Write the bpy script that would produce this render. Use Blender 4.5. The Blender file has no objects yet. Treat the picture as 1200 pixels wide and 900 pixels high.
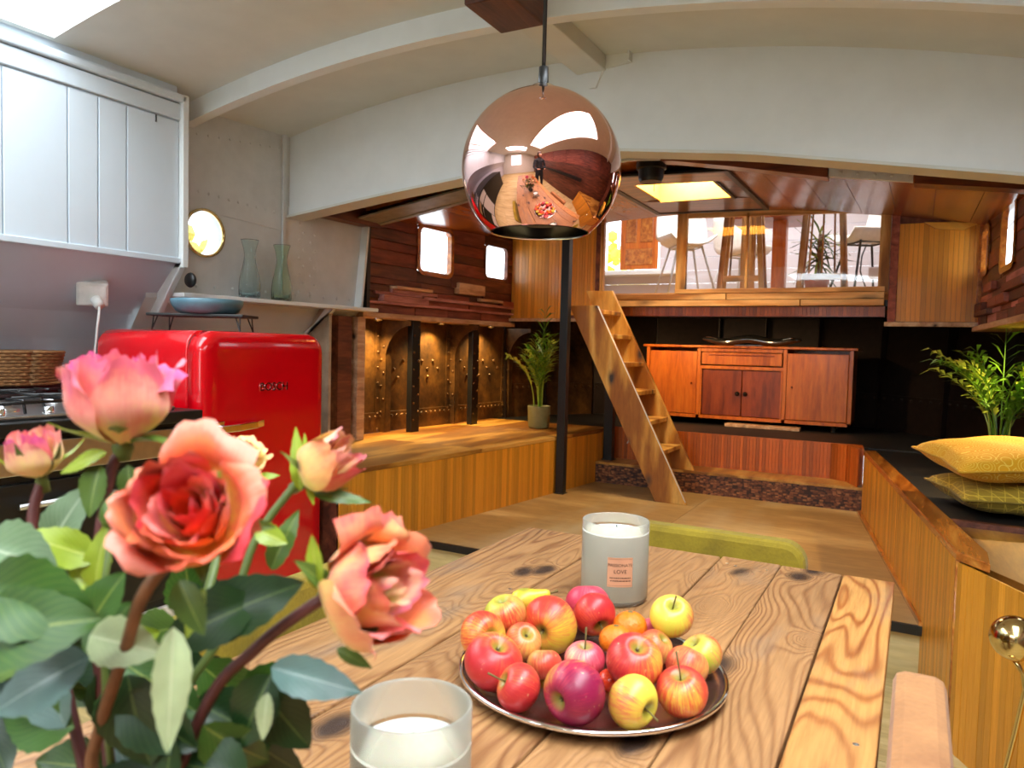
import bpy, bmesh, math, random
from mathutils import Vector, Matrix, Euler, noise
random.seed(7)
S = bpy.context.scene
COL = S.collection
pi = math.pi

# ------------------------------------------------------------ camera
CF = 880.0; CH = 1.15
_P = math.radians(2.8); _R = math.radians(1.43); _Y = math.radians(28.3)
def ray(px, py):
    x = px-600; y = py-450
    c, s = math.cos(_R), math.sin(_R)
    xr = x*c+y*s; yr = -x*s+y*c
    f = CF*math.cos(_P)-yr*math.sin(_P); d = yr*math.cos(_P)+CF*math.sin(_P)
    cy, sy = math.cos(_Y), math.sin(_Y)
    return Vector((xr*cy-f*sy, xr*sy+f*cy, -d))
CR = (ray(601, 450)-ray(600, 450)).normalized()
CU = -(ray(600, 451)-ray(600, 450)).normalized()
CFW = ray(600, 450).normalized()
def at(px, py, d):            # the place in the room seen at a pixel, d metres in front of the lens plane
    return Vector((0, 0, CH)) + ray(px, py)*(d/CF)
cam = bpy.data.cameras.new('camera'); camo = bpy.data.objects.new('camera', cam); COL.objects.link(camo)
camo.matrix_world = Matrix.Translation((0, 0, CH)) @ Matrix((CR, CU, -CFW)).transposed().to_4x4()
cam.sensor_width = 36; cam.lens = CF/1200*36; cam.clip_start = .02
cam.dof.use_dof = True; cam.dof.focus_distance = 1.7; cam.dof.aperture_fstop = 8.5
S.camera = camo

# ------------------------------------------------------------ light
w = bpy.data.worlds.new('sky'); S.world = w; w.use_nodes = True
bg = w.node_tree.nodes['Background']; bg.inputs[0].default_value = (.86, .94, 1, 1); bg.inputs[1].default_value = 3.2
S.view_settings.view_transform = 'Standard'; S.view_settings.look = 'None'
S.view_settings.gamma = 1; S.view_settings.use_curve_mapping = False
S.view_settings.exposure = 0.58
def area(loc, rot, sx, sy, e, col=(1, 1, 1), spread=pi):
    l = bpy.data.lights.new('daylight', 'AREA'); l.shape = 'RECTANGLE'; l.size = sx; l.size_y = sy
    l.energy = e; l.color = col; l.spread = spread
    o = bpy.data.objects.new('daylight', l); COL.objects.link(o); o.location = loc; o.rotation_euler = rot
    return o
DAY = (.86, .93, 1)
area((-2.38, .55, 2.50), (0, 0, 0), .9, 2.2, 28, DAY)            # kitchen skylight
area((.20, .20, 2.46), (0, 0, 0), .6, 2.7, 50, DAY)             # skylight over the table
area((-1.0, -2.2, 2.50), (0, 0, 0), 1.6, 1.0, 62, DAY)          # aft skylight
area((-1.3, 6.25, 2.62), (0, 0, 0), 2.4, 1.2, 24, (1, .96, .95))   # lamp added under the ceiling to brighten the forward cabin
def spot(loc, target, e, col=(1, .66, .30), ang=95, blend=.8, r=.02):
    l = bpy.data.lights.new('spot_light', 'SPOT'); l.energy = e; l.color = col
    l.spot_size = math.radians(ang); l.spot_blend = blend; l.shadow_soft_size = r
    o = bpy.data.objects.new('spot_light', l); COL.objects.link(o); o.location = loc
    o.rotation_euler = (Vector(target)-Vector(loc)).to_track_quat('-Z', 'Y').to_euler()
    return o

# ------------------------------------------------------------ material helpers
def hx(h, k=1.0):
    h = h.lstrip('#'); v = [int(h[i:i+2], 16)/255 for i in (0, 2, 4)]
    return tuple((c/12.92 if c <= .04045 else ((c+.055)/1.055)**2.4)*k for c in v) + (1,)
class NT:
    def __init__(s, name):
        s.m = bpy.data.materials.new(name); s.m.use_nodes = True; s.t = s.m.node_tree
        s.b = s.t.nodes['Principled BSDF']
    def n(s, typ, **kw):
        o = s.t.nodes.new(typ)
        for k, v in kw.items():
            if k in ('inp',):
                for a, b in v.items(): s.set(o, a, b)
            else: setattr(o, k, v)
        return o
    def set(s, o, a, b):
        if isinstance(b, bpy.types.NodeSocket): s.t.links.new(b, o.inputs[a])
        else: o.inputs[a].default_value = b
    def math(s, op, a, b=0.0, c=None):
        o = s.n('ShaderNodeMath', operation=op, inp={0: a, 1: b})
        if c is not None: s.set(o, 2, c)
        return o.outputs[0]
    def ramp(s, f, stops, interp='LINEAR'):
        o = s.n('ShaderNodeValToRGB', inp={0: f}); r = o.color_ramp; r.interpolation = interp
        while len(r.elements) < len(stops): r.elements.new(.5)
        for e, (p, c) in zip(r.elements, stops): e.position = p; e.color = c
        return o.outputs[0]
    def mix(s, f, a, b, mode='MIX'):
        o = s.n('ShaderNodeMix', data_type='RGBA', blend_type=mode)
        s.set(o, 0, f); s.set(o, 6, a); s.set(o, 7, b); return o.outputs[2]
    def p(s, **kw):
        for k, v in kw.items(): s.set(s.b, k.replace('_', ' '), v)
    def bump(s, h, st=.2, dist=.01):
        o = s.n('ShaderNodeBump', inp={'Height': h, 'Strength': st, 'Distance': dist}); s.set(s.b, 'Normal', o.outputs[0])
    def coords(s, rnd=True, scale=(1, 1, 1)):
        tc = s.n('ShaderNodeTexCoord').outputs['Object']
        if rnd:
            oi = s.n('ShaderNodeObjectInfo')
            cmb = s.n('ShaderNodeCombineXYZ', inp={0: s.math('MULTIPLY', oi.outputs['Random'], 37.), 1: s.math('MULTIPLY', oi.outputs['Random'], 71.), 2: s.math('MULTIPLY', oi.outputs['Random'], 13.)})
            tc = s.n('ShaderNodeVectorMath', operation='ADD', inp={0: tc, 1: cmb.outputs[0]}).outputs[0]
        return s.n('ShaderNodeMapping', inp={0: tc, 3: scale}).outputs[0]
    def noise(s, v, scale, detail=4, rough=.55, dist=0):
        return s.n('ShaderNodeTexNoise', inp={'Vector': v, 'Scale': scale, 'Detail': detail, 'Roughness': rough, 'Distortion': dist}).outputs[0]
def plain(name, col, rough=.5, metal=0, nscale=30, var=.08, bump=.1, **kw):
    t = NT(name); c = t.coords(False)
    n = t.noise(c, nscale, 4)
    a = tuple(x*(1-var) for x in col[:3])+(1,); b = tuple(min(1, x*(1+var)) for x in col[:3])+(1,)
    t.p(Base_Color=t.ramp(n, [(.3, a), (.7, b)]), Roughness=rough, Metallic=metal)
    if bump: t.bump(n, bump, .004)
    if kw: t.p(**kw)
    return t.m
def wood(name, dark, mid, light, axis='Y', scale=1., stretch=10., rough=.5, bump=.25, rings=0., rand=.2, knots=0., coat=0., grey=None, fine=.35):
    t = NT(name); k = 1/stretch
    sc = {'X': (k, 1, 1), 'Y': (1, k, 1), 'Z': (1, 1, k)}[axis]
    c = t.coords(True, sc)
    n = t.noise(c, 13*scale, 5, .6, .5)
    f = n
    if rings:
        lo = t.noise(c, 5*scale, 2, .45, .2)
        r = t.math('SINE', t.math('MULTIPLY', lo, rings))
        r = t.math('MULTIPLY_ADD', r, .5, .5)
        r = t.math('POWER', r, 1.5)
        f = t.math('ADD', t.math('MULTIPLY', n, .55), t.math('MULTIPLY', r, .42))
    col = t.ramp(f, [(.30, dark), (.5, mid), (.72, light)])
    fi = t.noise(c, 55*scale, 3, .7)
    col = t.mix(fine, col, t.ramp(fi, [(.3, (.35, .3, .25, 1)), (.65, (1, 1, 1, 1))]), 'MULTIPLY')
    if grey:
        g = t.noise(t.coords(True, (1, .4, 1)), 3.5, 3)
        col = t.mix(t.ramp(g, [(.48, (0, 0, 0, 1)), (.7, (.75, .75, .75, 1))]), col, grey)
    if knots:
        kc = t.coords(True, tuple((.5 if a == axis else 1.) for a in 'XYZ'))
        kc = t.n('ShaderNodeVectorMath', operation='ADD', inp={0: kc, 1: t.n('ShaderNodeVectorMath', operation='SCALE', inp={0: t.n('ShaderNodeTexNoise', inp={'Vector': kc, 'Scale': 25.}).outputs[1], 'Scale': .02}).outputs[0]}).outputs[0]
        v = t.n('ShaderNodeTexVoronoi', inp={'Vector': kc, 'Scale': knots, 'Randomness': 1.})
        kk = t.ramp(v.outputs['Distance'], [(.07, (1, 1, 1, 1)), (.15, (.45, .45, .45, 1)), (.24, (0, 0, 0, 1))])
        col = t.mix(kk, col, (.035, .022, .02, 1))
    oi = t.n('ShaderNodeObjectInfo')
    rv = t.math('MULTIPLY_ADD', oi.outputs['Random'], 2*rand, 1-rand)
    hs = t.n('ShaderNodeHueSaturation', inp={'Color': col, 'Value': rv})
    t.p(Base_Color=hs.outputs[0], Roughness=rough)
    if coat: t.p(Coat_Weight=coat, Coat_Roughness=.12)
    t.bump(t.math('ADD', fi, f), bump, .003)
    return t.m

# ------------------------------------------------------------ mesh helpers
ORG = {}
def link(o, parent=None):
    COL.objects.link(o)
    if parent: o.parent = parent
    return o
def tag(o, label=None, cat=None, group=None, kind=None):
    if label: o['label'] = label
    if cat: o['category'] = cat
    if group: o['group'] = group
    if kind: o['kind'] = kind
    return o
def thing(name, label, cat, loc=(0, 0, 0), group=None):
    o = bpy.data.objects.new(name, None); link(o); o.location = loc; o.empty_display_size = .05
    ORG[o.name] = Vector(loc)
    return tag(o, label, cat, group)
def struct(name, loc=(0, 0, 0)):
    o = bpy.data.objects.new(name, None); link(o); o.location = loc; ORG[o.name] = Vector(loc)
    o['kind'] = 'structure'; return o
class MB:
    def __init__(s): s.v = []; s.f = []; s.uv = None
    def add(s, vs, fs):
        k = len(s.v); s.v += [tuple(v) for v in vs]; s.f += [tuple(i+k for i in f) for f in fs]; return s
    def box(s, x0, x1, y0, y1, z0, z1):
        return s.add([(x0, y0, z0), (x1, y0, z0), (x1, y1, z0), (x0, y1, z0), (x0, y0, z1), (x1, y0, z1), (x1, y1, z1), (x0, y1, z1)],
                     [(0, 3, 2, 1), (4, 5, 6, 7), (0, 1, 5, 4), (1, 2, 6, 5), (2, 3, 7, 6), (3, 0, 4, 7)])
    def obox(s, c, size, m):
        c = Vector(c); h = Vector(size)/2; vs = []
        for z in (-1, 1):
            for x, y in ((-1, -1), (1, -1), (1, 1), (-1, 1)): vs.append(c + m @ Vector((x*h.x, y*h.y, z*h.z)))
        return s.add(vs, [(0, 3, 2, 1), (4, 5, 6, 7), (0, 1, 5, 4), (1, 2, 6, 5), (2, 3, 7, 6), (3, 0, 4, 7)])
    def prism(s, poly, vec):          # 3-D polygon pushed along a vector
        n = len(poly); P = [Vector(p) for p in poly]; V = Vector(vec)
        nn = Vector((0, 0, 0))
        for i in range(n): nn += (P[i]-P[0]).cross(P[(i+1) % n]-P[0])
        if nn.dot(V) > 0: P = P[::-1]
        return s.add(P+[p+V for p in P], [tuple(range(n)), tuple(range(2*n-1, n-1, -1))] + [(i, i+n, (i+1) % n+n, (i+1) % n) for i in range(n)])
    def flat(s, poly, z0, z1): return s.prism([(x, y, z0) for x, y in poly], (0, 0, z1-z0))
    def bar(s, p0, p1, wx, wz, up=(0, 0, 1)):   # rectangular bar between two points
        p0 = Vector(p0); p1 = Vector(p1); d = (p1-p0); L = d.length; d.normalize()
        a = d.cross(Vector(up)); a = a.normalized() if a.length > 1e-4 else Vector((1, 0, 0)); b = a.cross(d)
        m = Matrix((a, d, b)).transposed()
        return s.obox((p0+p1)/2, (wx, L, wz), m)
    def tube(s, pts, r, n=8, cap=True):
        P = [Vector(p) for p in pts]; k = len(P)
        if not isinstance(r, (list, tuple)): r = [r]*k
        vs = []; prev = None
        for i in range(k):
            d = (P[min(i+1, k-1)]-P[max(i-1, 0)]).normalized()
            if prev is None:
                a = d.cross(Vector((0, 0, 1)));
                if a.length < .1: a = d.cross(Vector((1, 0, 0)))
            else: a = prev - d*prev.dot(d)
            a.normalize(); prev = a; b = d.cross(a)
            for j in range(n):
                t = 2*pi*j/n; vs.append(P[i]+(a*math.cos(t)+b*math.sin(t))*r[i])
        fs = [(i*n+j, i*n+(j+1) % n, (i+1)*n+(j+1) % n, (i+1)*n+j) for i in range(k-1) for j in range(n)]
        if cap: fs += [tuple(range(n-1, -1, -1)), tuple(range((k-1)*n, k*n))]
        return s.add(vs, fs)
    def lathe(s, prof, c=(0, 0, 0), n=32, m=None):
        c = Vector(c); vs = []; k = len(prof)
        for r, z in prof:
            for j in range(n):
                t = 2*pi*j/n; p = Vector((r*math.cos(t), r*math.sin(t), z))
                vs.append(c + (m @ p if m else p))
        fs = [(i*n+j, i*n+(j+1) % n, (i+1)*n+(j+1) % n, (i+1)*n+j) for i in range(k-1) for j in range(n)]
        return s.add(vs, fs)
    def dome(s, c, nrm, r, h=.6, n=8):         # rivet head
        q = Vector(nrm).to_track_quat('Z', 'Y').to_matrix()
        return s.lathe([(r, 0), (r*.8, r*h*.6), (r*.35, r*h), (0.0001, r*h)], c, n, q)
    def ball(s, c, r, n=16, sq=1):
        return s.lathe([(max(.0001, r*math.sin(pi*i/(n//2))), -r*sq*math.cos(pi*i/(n//2))) for i in range(n//2+1)], c, n)
    def grid(s, fn, nu, nv):
        vs = [fn(i/nu, j/nv) for j in range(nv+1) for i in range(nu+1)]
        return s.add(vs, [(j*(nu+1)+i, j*(nu+1)+i+1, (j+1)*(nu+1)+i+1, (j+1)*(nu+1)+i) for j in range(nv) for i in range(nu)])
    def build(s, name, mat, parent=None, smooth=False, bevel=0, sub=0, kind=None, solid=0, label=None):
        o0 = ORG.get(parent.name, Vector((0, 0, 0))) if parent else Vector((0, 0, 0))
        me = bpy.data.meshes.new(name)
        me.from_pydata([tuple(Vector(v)-o0) for v in s.v], [], s.f)
        if mat: me.materials.append(mat)
        if smooth: me.polygons.foreach_set('use_smooth', [True]*len(me.polygons))
        if s.uv:
            ul = me.uv_layers.new(name='UVMap')
            for l in me.loops: ul.data[l.index].uv = s.uv[l.vertex_index]
        me.update()
        o = bpy.data.objects.new(name, me); link(o, parent); ORG[o.name] = o0
        if bevel:
            md = o.modifiers.new('bevel', 'BEVEL'); md.width = bevel; md.segments = 2; md.limit_method = 'ANGLE'; md.angle_limit = math.radians(40)
        if solid: md = o.modifiers.new('solid', 'SOLIDIFY'); md.thickness = solid; md.offset = 0
        if sub: md = o.modifiers.new('sub', 'SUBSURF'); md.levels = sub; md.render_levels = sub
        if kind: o['kind'] = kind
        if label: o['label'] = label
        return o
def one(name, mat, fn, parent=None, **kw):
    b = MB(); fn(b); return b.build(name, mat, parent, **kw)
def piece(name, me, parent, loc, rot=(0, 0, 0), sc=(1, 1, 1)):      # shared-mesh piece, loc in the room
    o = bpy.data.objects.new(name, me); link(o, parent)
    o.location = Vector(loc)-ORG.get(parent.name, Vector((0, 0, 0))); o.rotation_euler = rot; o.scale = sc
    ORG[o.name] = ORG.get(parent.name); return o
def unit_box(name, mat, bev=0.0):
    b = MB().box(-.5, .5, -.5, .5, -.5, .5); me = bpy.data.meshes.new(name); me.from_pydata(b.v, [], b.f); me.materials.append(mat)
    return me
def slat_run(parent, me, p0, p1, z0, z1, wdt, thick=.008, gap=.0015, name='slat', jit=.0015):
    p0 = Vector((p0[0], p0[1], 0)); p1 = Vector((p1[0], p1[1], 0)); d = p1-p0; L = d.length; n = max(1, round(L/wdt)); a = math.atan2(d.y, d.x)
    for i in range(n):
        c = p0+d*((i+.5)/n)
        nrm = Vector((math.sin(a), -math.cos(a), 0))*random.uniform(0, jit)
        z1v = z1(( i+.5)/n) if callable(z1) else z1
        piece(name, me, parent, (c.x+nrm.x, c.y+nrm.y, (z0+z1v)/2), (0, 0, a), (L/n-gap, thick, z1v-z0))
def text_mesh(txt, size, depth=.0006, align='CENTER'):
    cu = bpy.data.curves.new('lettering', 'FONT'); cu.body = txt; cu.size = size; cu.extrude = depth; cu.align_x = align
    cu.resolution_u = 3
    o = bpy.data.objects.new('lettering', cu); COL.objects.link(o)
    me = bpy.data.meshes.new_from_object(o.evaluated_get(bpy.context.evaluated_depsgraph_get()))
    bpy.data.objects.remove(o); return me

# ------------------------------------------------------------ materials
M = {}
M['white'] = plain('white_paint', hx('#dfe3e2'), .42, nscale=9, var=.03, bump=.25)
M['cream'] = plain('cream_paint', hx('#d2d3cc'), .55, nscale=7, var=.04, bump=.25)
M['clad'] = plain('cladding_paint', hx('#cfdbe4'), .38, nscale=5, var=.02, bump=.08)
M['splash'] = plain('splashback_paint', hx('#c3c7d2'), .4, nscale=5, var=.03, bump=.1)
M['greywhite'] = plain('hull_paint', hx('#cccdcb'), .45, nscale=12, var=.06, bump=.5)
def plankmat(name, pale, line, rings, kn, rand, str_=.8):
    t = NT(name); c = t.coords(True, (1, .16, 1))
    kc = t.coords(True, (1, .62, 1))
    kc = t.n('ShaderNodeVectorMath', operation='ADD', inp={0: kc, 1: t.n('ShaderNodeVectorMath', operation='SCALE', inp={0: t.n('ShaderNodeTexNoise', inp={'Vector': kc, 'Scale': 30.}).outputs[1], 'Scale': .018}).outputs[0]}).outputs[0]
    v = t.n('ShaderNodeTexVoronoi', voronoi_dimensions='2D', inp={'Vector': kc, 'Scale': kn}).outputs['Distance']
    halo = t.math('MULTIPLY', t.math('POWER', 2.718, t.math('MULTIPLY', v, -9.)), .35)
    lo = t.math('ADD', t.noise(c, 5.5, 2, .5, .4), halo)
    rg = t.math('MULTIPLY_ADD', t.math('SINE', t.math('MULTIPLY', lo, rings)), .5, .5)
    rg = t.math('POWER', rg, 2.5)
    amp = t.ramp(t.noise(c, 4, 2), [(.35, (.35, .35, .35, 1)), (.65, (1, 1, 1, 1))])
    col = t.mix(t.math('MULTIPLY', t.math('MULTIPLY', rg, amp), str_), pale, line)
    tone = t.noise(t.coords(True, (1, .35, 1)), 6, 4, .6)
    col = t.mix(t.ramp(tone, [(.40, (0, 0, 0, 1)), (.66, (.8, .8, .8, 1))]), col, t.mix(.5, col, hx('#86603f')))
    gr = t.noise(t.coords(True, (1, .3, 1)), 9, 4, .6)
    col = t.mix(t.ramp(gr, [(.56, (0, 0, 0, 1)), (.72, (.6, .6, .6, 1))]), col, hx('#8d7a68'))
    fi = t.noise(t.coords(True, (1, .05, 1)), 170, 3, .7)
    col = t.mix(.45, col, t.ramp(fi, [(.3, (.45, .38, .32, 1)), (.6, (1, 1, 1, 1))]), 'MULTIPLY')
    kk = t.ramp(v, [(.07, (.95, .95, .95, 1)), (.12, (.6, .6, .6, 1)), (.19, (0, 0, 0, 1))])
    kk = t.mix(1., kk, t.ramp(t.noise(kc, 3.5, 1), [(.46, (0, 0, 0, 1)), (.5, (1, 1, 1, 1))]), 'MULTIPLY')
    col = t.mix(kk, col, hx('#33241f'))
    oi = t.n('ShaderNodeObjectInfo'); rv = t.math('MULTIPLY_ADD', oi.outputs['Random'], 2*rand, 1-rand)
    t.p(Base_Color=t.n('ShaderNodeHueSaturation', inp={'Color': col, 'Value': rv}).outputs[0], Roughness=.45)
    t.bump(t.math('ADD', fi, t.math('MULTIPLY', rg, -.6)), .35, .003); return t.m
M['table'] = plankmat('reclaimed_pine', hx('#bd8c5a'), hx('#7e4a26'), 230, 7.5, .12, .8)
M['table_edge'] = plankmat('orange_pine', hx('#cf9450'), hx('#98501e'), 150, 3.2, .03, .95)
M['floor'] = wood('worn_plywood', hx('#a27c44'), hx('#c4a064'), hx('#d6b880'), 'X', .9, 5, .5, .12, rings=9, rand=.06, grey=hx('#b3a07a'))
M['floor_low'] = wood('pale_plywood', hx('#b29a64'), hx('#cdb87e'), hx('#dccb98'), 'X', .5, 6, .55, .1, rand=.05)
M['benchtop'] = wood('bench_board', hx('#8a5418'), hx('#bd8430'), hx('#d6a250'), 'Y', 1.2, 6, .42, .2, rings=12, rand=.1, coat=.2)
M['reed'] = wood('bamboo_slat', hx('#b06a14'), hx('#dc9222'), hx('#eeb04c'), 'Z', 5, 14, .38, .15, rand=.22, coat=.25, fine=.2)
M['reedred'] = wood('red_bamboo_slat', hx('#86340c'), hx('#bc5818'), hx('#dc8436'), 'Z', 5, 14, .4, .15, rand=.3, coat=.2, fine=.2)
M['rim'] = wood('glossy_rim', hx('#7a3c12'), hx('#b86a24'), hx('#d4913c'), 'Y', 2, 9, .25, .1, rand=.1, coat=.5)
M['pine'] = wood('knotty_pine', hx('#9a6228'), hx('#cc9450'), hx('#e4b676'), 'X', 1.5, 9, .5, .15, rings=16, rand=.12, knots=5)
M['pinez'] = wood('pine_upright', hx('#8e5a22'), hx('#c08640'), hx('#dcae68'), 'Z', 1.5, 9, .5, .15, rings=14, rand=.12, knots=4)
M['ladder'] = wood('ladder_pine', hx('#9a5c18'), hx('#cc9038'), hx('#dfae58'), 'Z', 1.3, 6, .5, .2, rings=14, rand=.08, knots=7)
M['darkwood'] = wood('dark_timber', hx('#3c1c10'), hx('#683624'), hx('#8c5236'), 'Y', 1.6, 8, .45, .3, rand=.35)
M['redwood'] = wood('red_board', hx('#522218'), hx('#86402e'), hx('#a45c44'), 'Y', 1.6, 8, .5, .3, rand=.4)
M['pinkwood'] = wood('pink_board', hx('#9a5850'), hx('#c48078'), hx('#dca498'), 'Y', 1.6, 8, .55, .3, rand=.15)
M['palewood'] = wood('pale_board', hx('#a87c58'), hx('#cca27e'), hx('#e6c8a4'), 'Y', 1.6, 8, .55, .3, rand=.15, knots=9)
M['varnish'] = wood('varnished_panel', hx('#56260a'), hx('#964c18'), hx('#b86a26'), 'Y', .5, 5, .27, .05, rand=.12, coat=.25)
M['varnishx'] = wood('rough_varnish', hx('#3a170a'), hx('#6a3016'), hx('#8c4a26'), 'X', 1.5, 9, .3, .3, rand=.2, coat=.4)
M['teak'] = wood('teak_veneer', hx('#a04a0c'), hx('#cc6a16'), hx('#dc8028'), 'Z', 1.4, 8, .38, .05, rand=.05, coat=.2)
M['teakdark'] = wood('teak_dark', hx('#64260c'), hx('#8c3c14'), hx('#9c4a1c'), 'Z', 1.4, 6, .38, .05, rand=.12, coat=.2)
M['yellowwood'] = plain('yellow_ply', hx('#d8a23c'), .5)
def hull_metal():
    t = NT('rusted_steel'); c = t.coords(False)
    n = t.noise(c, 6, 6, .65); f = t.noise(c, 40, 4)
    col = t.ramp(n, [(.3, hx('#35261a')), (.5, hx('#644424')), (.68, hx('#8a602e'))])
    t.p(Base_Color=t.mix(.4, col, t.ramp(f, [(.3, (.3, .3, .3, 1)), (.7, (1, 1, 1, 1))]), 'MULTIPLY'), Roughness=.42, Metallic=.45)
    t.bump(f, .3, .004); return t.m
M['steel'] = hull_metal()
M['steeldark'] = plain('dark_steel', hx('#2a1d16'), .5, .3, 20, .3, .3)
M['black'] = plain('black_paint', hx('#121212'), .4, bump=.05)
M['blackboard'] = plain('black_deck', hx('#120f0c'), .6, nscale=8, var=.3)
M['silverpaint'] = plain('silver_riveted', hx('#d0d4d6'), .35, .0)
M['oldgrey'] = plain('aged_cream_steel', hx('#8f8574'), .55, .1, 20, .2, .3)
M['chrome'] = plain('chrome', (.85, .86, .88, 1), .08, 1, bump=0)
M['steelbright'] = plain('brushed_steel', (.6, .6, .6, 1), .28, 1, bump=.02)
M['red'] = plain('red_enamel', hx('#d80414'), .16, 0, bump=0, var=.02, Coat_Weight=.6)
M['rubber'] = plain('dark_gasket', hx('#1a0d0d'), .6)
M['offwhite'] = plain('white_plastic', hx('#e6e6e2'), .35, bump=0)
def copper():
    t = NT('copper_mirror'); t.p(Base_Color=(.90, .54, .48, 1), Metallic=1., Roughness=.015); return t.m
M['copper'] = copper()
M['brass'] = plain('brass', (.72, .55, .25, 1), .16, 1, bump=0)
def pane():
    t = NT('window_glass'); t.t.nodes.remove(t.b)
    tr = t.n('ShaderNodeBsdfTransparent'); gl = t.n('ShaderNodeBsdfGlossy', inp={'Roughness': .02})
    mx = t.n('ShaderNodeMixShader', inp={0: .06, 1: tr.outputs[0], 2: gl.outputs[0]})
    t.t.links.new(mx.outputs[0], t.t.nodes['Material Output'].inputs[0]); return t.m
M['pane'] = pane()
def glass(name, col, rough, tr=1.0, ior=1.45):
    t = NT(name); t.p(Base_Color=col, Roughness=rough, Transmission_Weight=tr, IOR=ior); return t.m
M['glassblue'] = glass('aqua_glass', (.86, .96, .97, 1), .03, 1, 1.3)
M['glassgreen'] = glass('green_glass', (.84, .96, .87, 1), .03, 1, 1.3)
def frosted():
    t = NT('frosted_candle_glass'); t.p(Base_Color=hx('#e4e0d0'), Roughness=.22, Transmission_Weight=.72, IOR=1.25); return t.m
M['frost'] = frosted()
M['wax'] = plain('candle_wax', hx('#f0eee6'), .5, bump=0, Subsurface_Weight=.3)
M['waxbody'] = plain('cream_wax', hx('#a39a84'), .5, bump=0)
def velvet(name, c, d):
    t = NT(name); cc = t.coords(False); n = t.noise(cc, 9, 4); f = t.noise(cc, 160, 2)
    t.p(Base_Color=t.mix(.3, t.ramp(n, [(.3, d), (.7, c)]), t.ramp(f, [(.3, (.5, .5, .5, 1)), (.7, (1, 1, 1, 1))]), 'MULTIPLY'), Roughness=.85, Sheen_Weight=.08)
    t.bump(f, .25, .003); return t.m
M['velvet'] = velvet('mustard_velvet', hx('#a89018'), hx('#806a0c'))
M['tan'] = velvet('tan_velvet', hx('#b8824e'), hx('#946238'))
M['wicker'] = plain('wicker', hx('#8a6238'), .6, nscale=60, var=.3, bump=.4)
M['terracotta'] = plain('terracotta', hx('#a6583c'), .7)
M['potolive'] = plain('olive_pot', hx('#8a8654'), .5, bump=.05)
M['soil'] = plain('soil', hx('#3a2616'), .9, nscale=80, var=.4, bump=.6)
M['palm'] = plain('palm_leaf', hx('#5d8a1e'), .35, nscale=12, var=.35, bump=.1)
M['palmlight'] = plain('palm_leaf_light', hx('#a8b63c'), .35, nscale=12, var=.3, bump=.1)
M['shell'] = plain('white_shell', hx('#e4e0d6'), .35, bump=0)
def tiles():
    t = NT('coconut_mosaic'); c = t.coords(False)
    v = t.n('ShaderNodeTexVoronoi', distance='CHEBYCHEV', inp={'Vector': t.coords(False, (1, 1, 2)), 'Scale': 42.})
    col = t.ramp(t.n('ShaderNodeSeparateColor', inp={0: v.outputs['Color']}).outputs[0], [(0, hx('#4a2212')), (.5, hx('#7a4526')), (1, hx('#a06a40'))])
    t.p(Base_Color=t.mix(t.ramp(v.outputs['Distance'], [(.35, (0, 0, 0, 1)), (.6, (1, 1, 1, 1))]), col, hx('#2c130a')), Roughness=.5)
    t.bump(v.outputs['Distance'], -.5, .004); return t.m
M['mosaic'] = tiles()
def brickish(name, c1, scale): return plain(name, c1, .5)
# ============================================================ STRUCTURE
def xl(y): return -2.91+.063*(y-3.53)
def xr(y): return .41-.063*(y-3.53)
def zw(x): return 2.365-.075*(x+1.55)**2          # white deckhead
def lerp_pts(pts, x):
    if x <= pts[0][0]: return pts[0][1]
    for (a, za), (c, zz) in zip(pts, pts[1:]):
        if x <= c: return za+(zz-za)*(x-a)/(c-a)
    return pts[-1][1]
ZF = [(-3.0, 1.89), (-2.6, 1.95), (-2.29, 2.0), (-1.9, 2.06), (-1.6, 2.10), (-1.3, 2.125), (-1.1, 2.11), (-.8, 2.055), (-.36, 1.965), (0, 1.91), (.28, 1.872), (1.0, 1.74)]
def zc(x, y):                                     # varnished deckhead forward
    k = min(1, max(0, (y-3.6)/1.55)); return lerp_pts(ZF, x)*(1-k)+(2.10-.06*(x+1.4)**2)*k
LB0, LB1 = (-2.24, 2.56), (-1.97, 4.96)
RB0, RB1 = (.13, 2.51), (-.25, 4.90)
PZ = .215

fl = struct('floor')
one('lower_floor', M['floor_low'], lambda b: b.box(-3.4, 1.3, -4.1, 3.0, -.05, 0), fl)
me = unit_box('sheet', M['floor_low'])
for i in range(6):
    for j in range(4): piece('floor_sheet', me, fl, (-2.6+.8*i-.2, 2.64-.62*j, .004), (0, 0, 0), (.796, .616, .008))
one('raised_floor', M['floor'], lambda b: b.box(-2.4, .3, 2.95, 5.0, PZ-.025, PZ-.004), fl)
me = unit_box('sheet', M['floor'])
for i, (a, c) in enumerate([(-2.35, -1.14), (-1.14, .28)]):
    piece('floor_sheet', me, fl, ((a+c)/2, 3.95, PZ-.004), (0, 0, 0), (c-a-.002, 2.0, .008))
one('nosing', M['black'], lambda b: b.box(-2.2, .10, 2.94, 2.955, PZ-.032, PZ+.001), fl)
one('riser', M['floor_low'], lambda b: b.box(-2.2, .10, 2.975, 2.995, 0, PZ-.03), fl)
one('threshold_rim', M['rim'], lambda b: b.prism([(RB1[0]-.002, RB1[1], PZ), (RB1[0]-.03, RB1[1], PZ), (.045, 2.95, PZ), (.07, 2.95, PZ)], (0, 0, .016)), fl)
one('step_top', M['benchtop'], lambda b: b.flat([(-1.99, 4.925), (-.24, 4.925), (-.28, 5.19), (-1.99, 5.19)], .345, .362), fl)
one('step_riser', M['mosaic'], lambda b: b.flat([(-1.99, 4.93), (-.25, 4.93), (-.25, 5.19), (-1.99, 5.19)], PZ, .345), fl)
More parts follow.
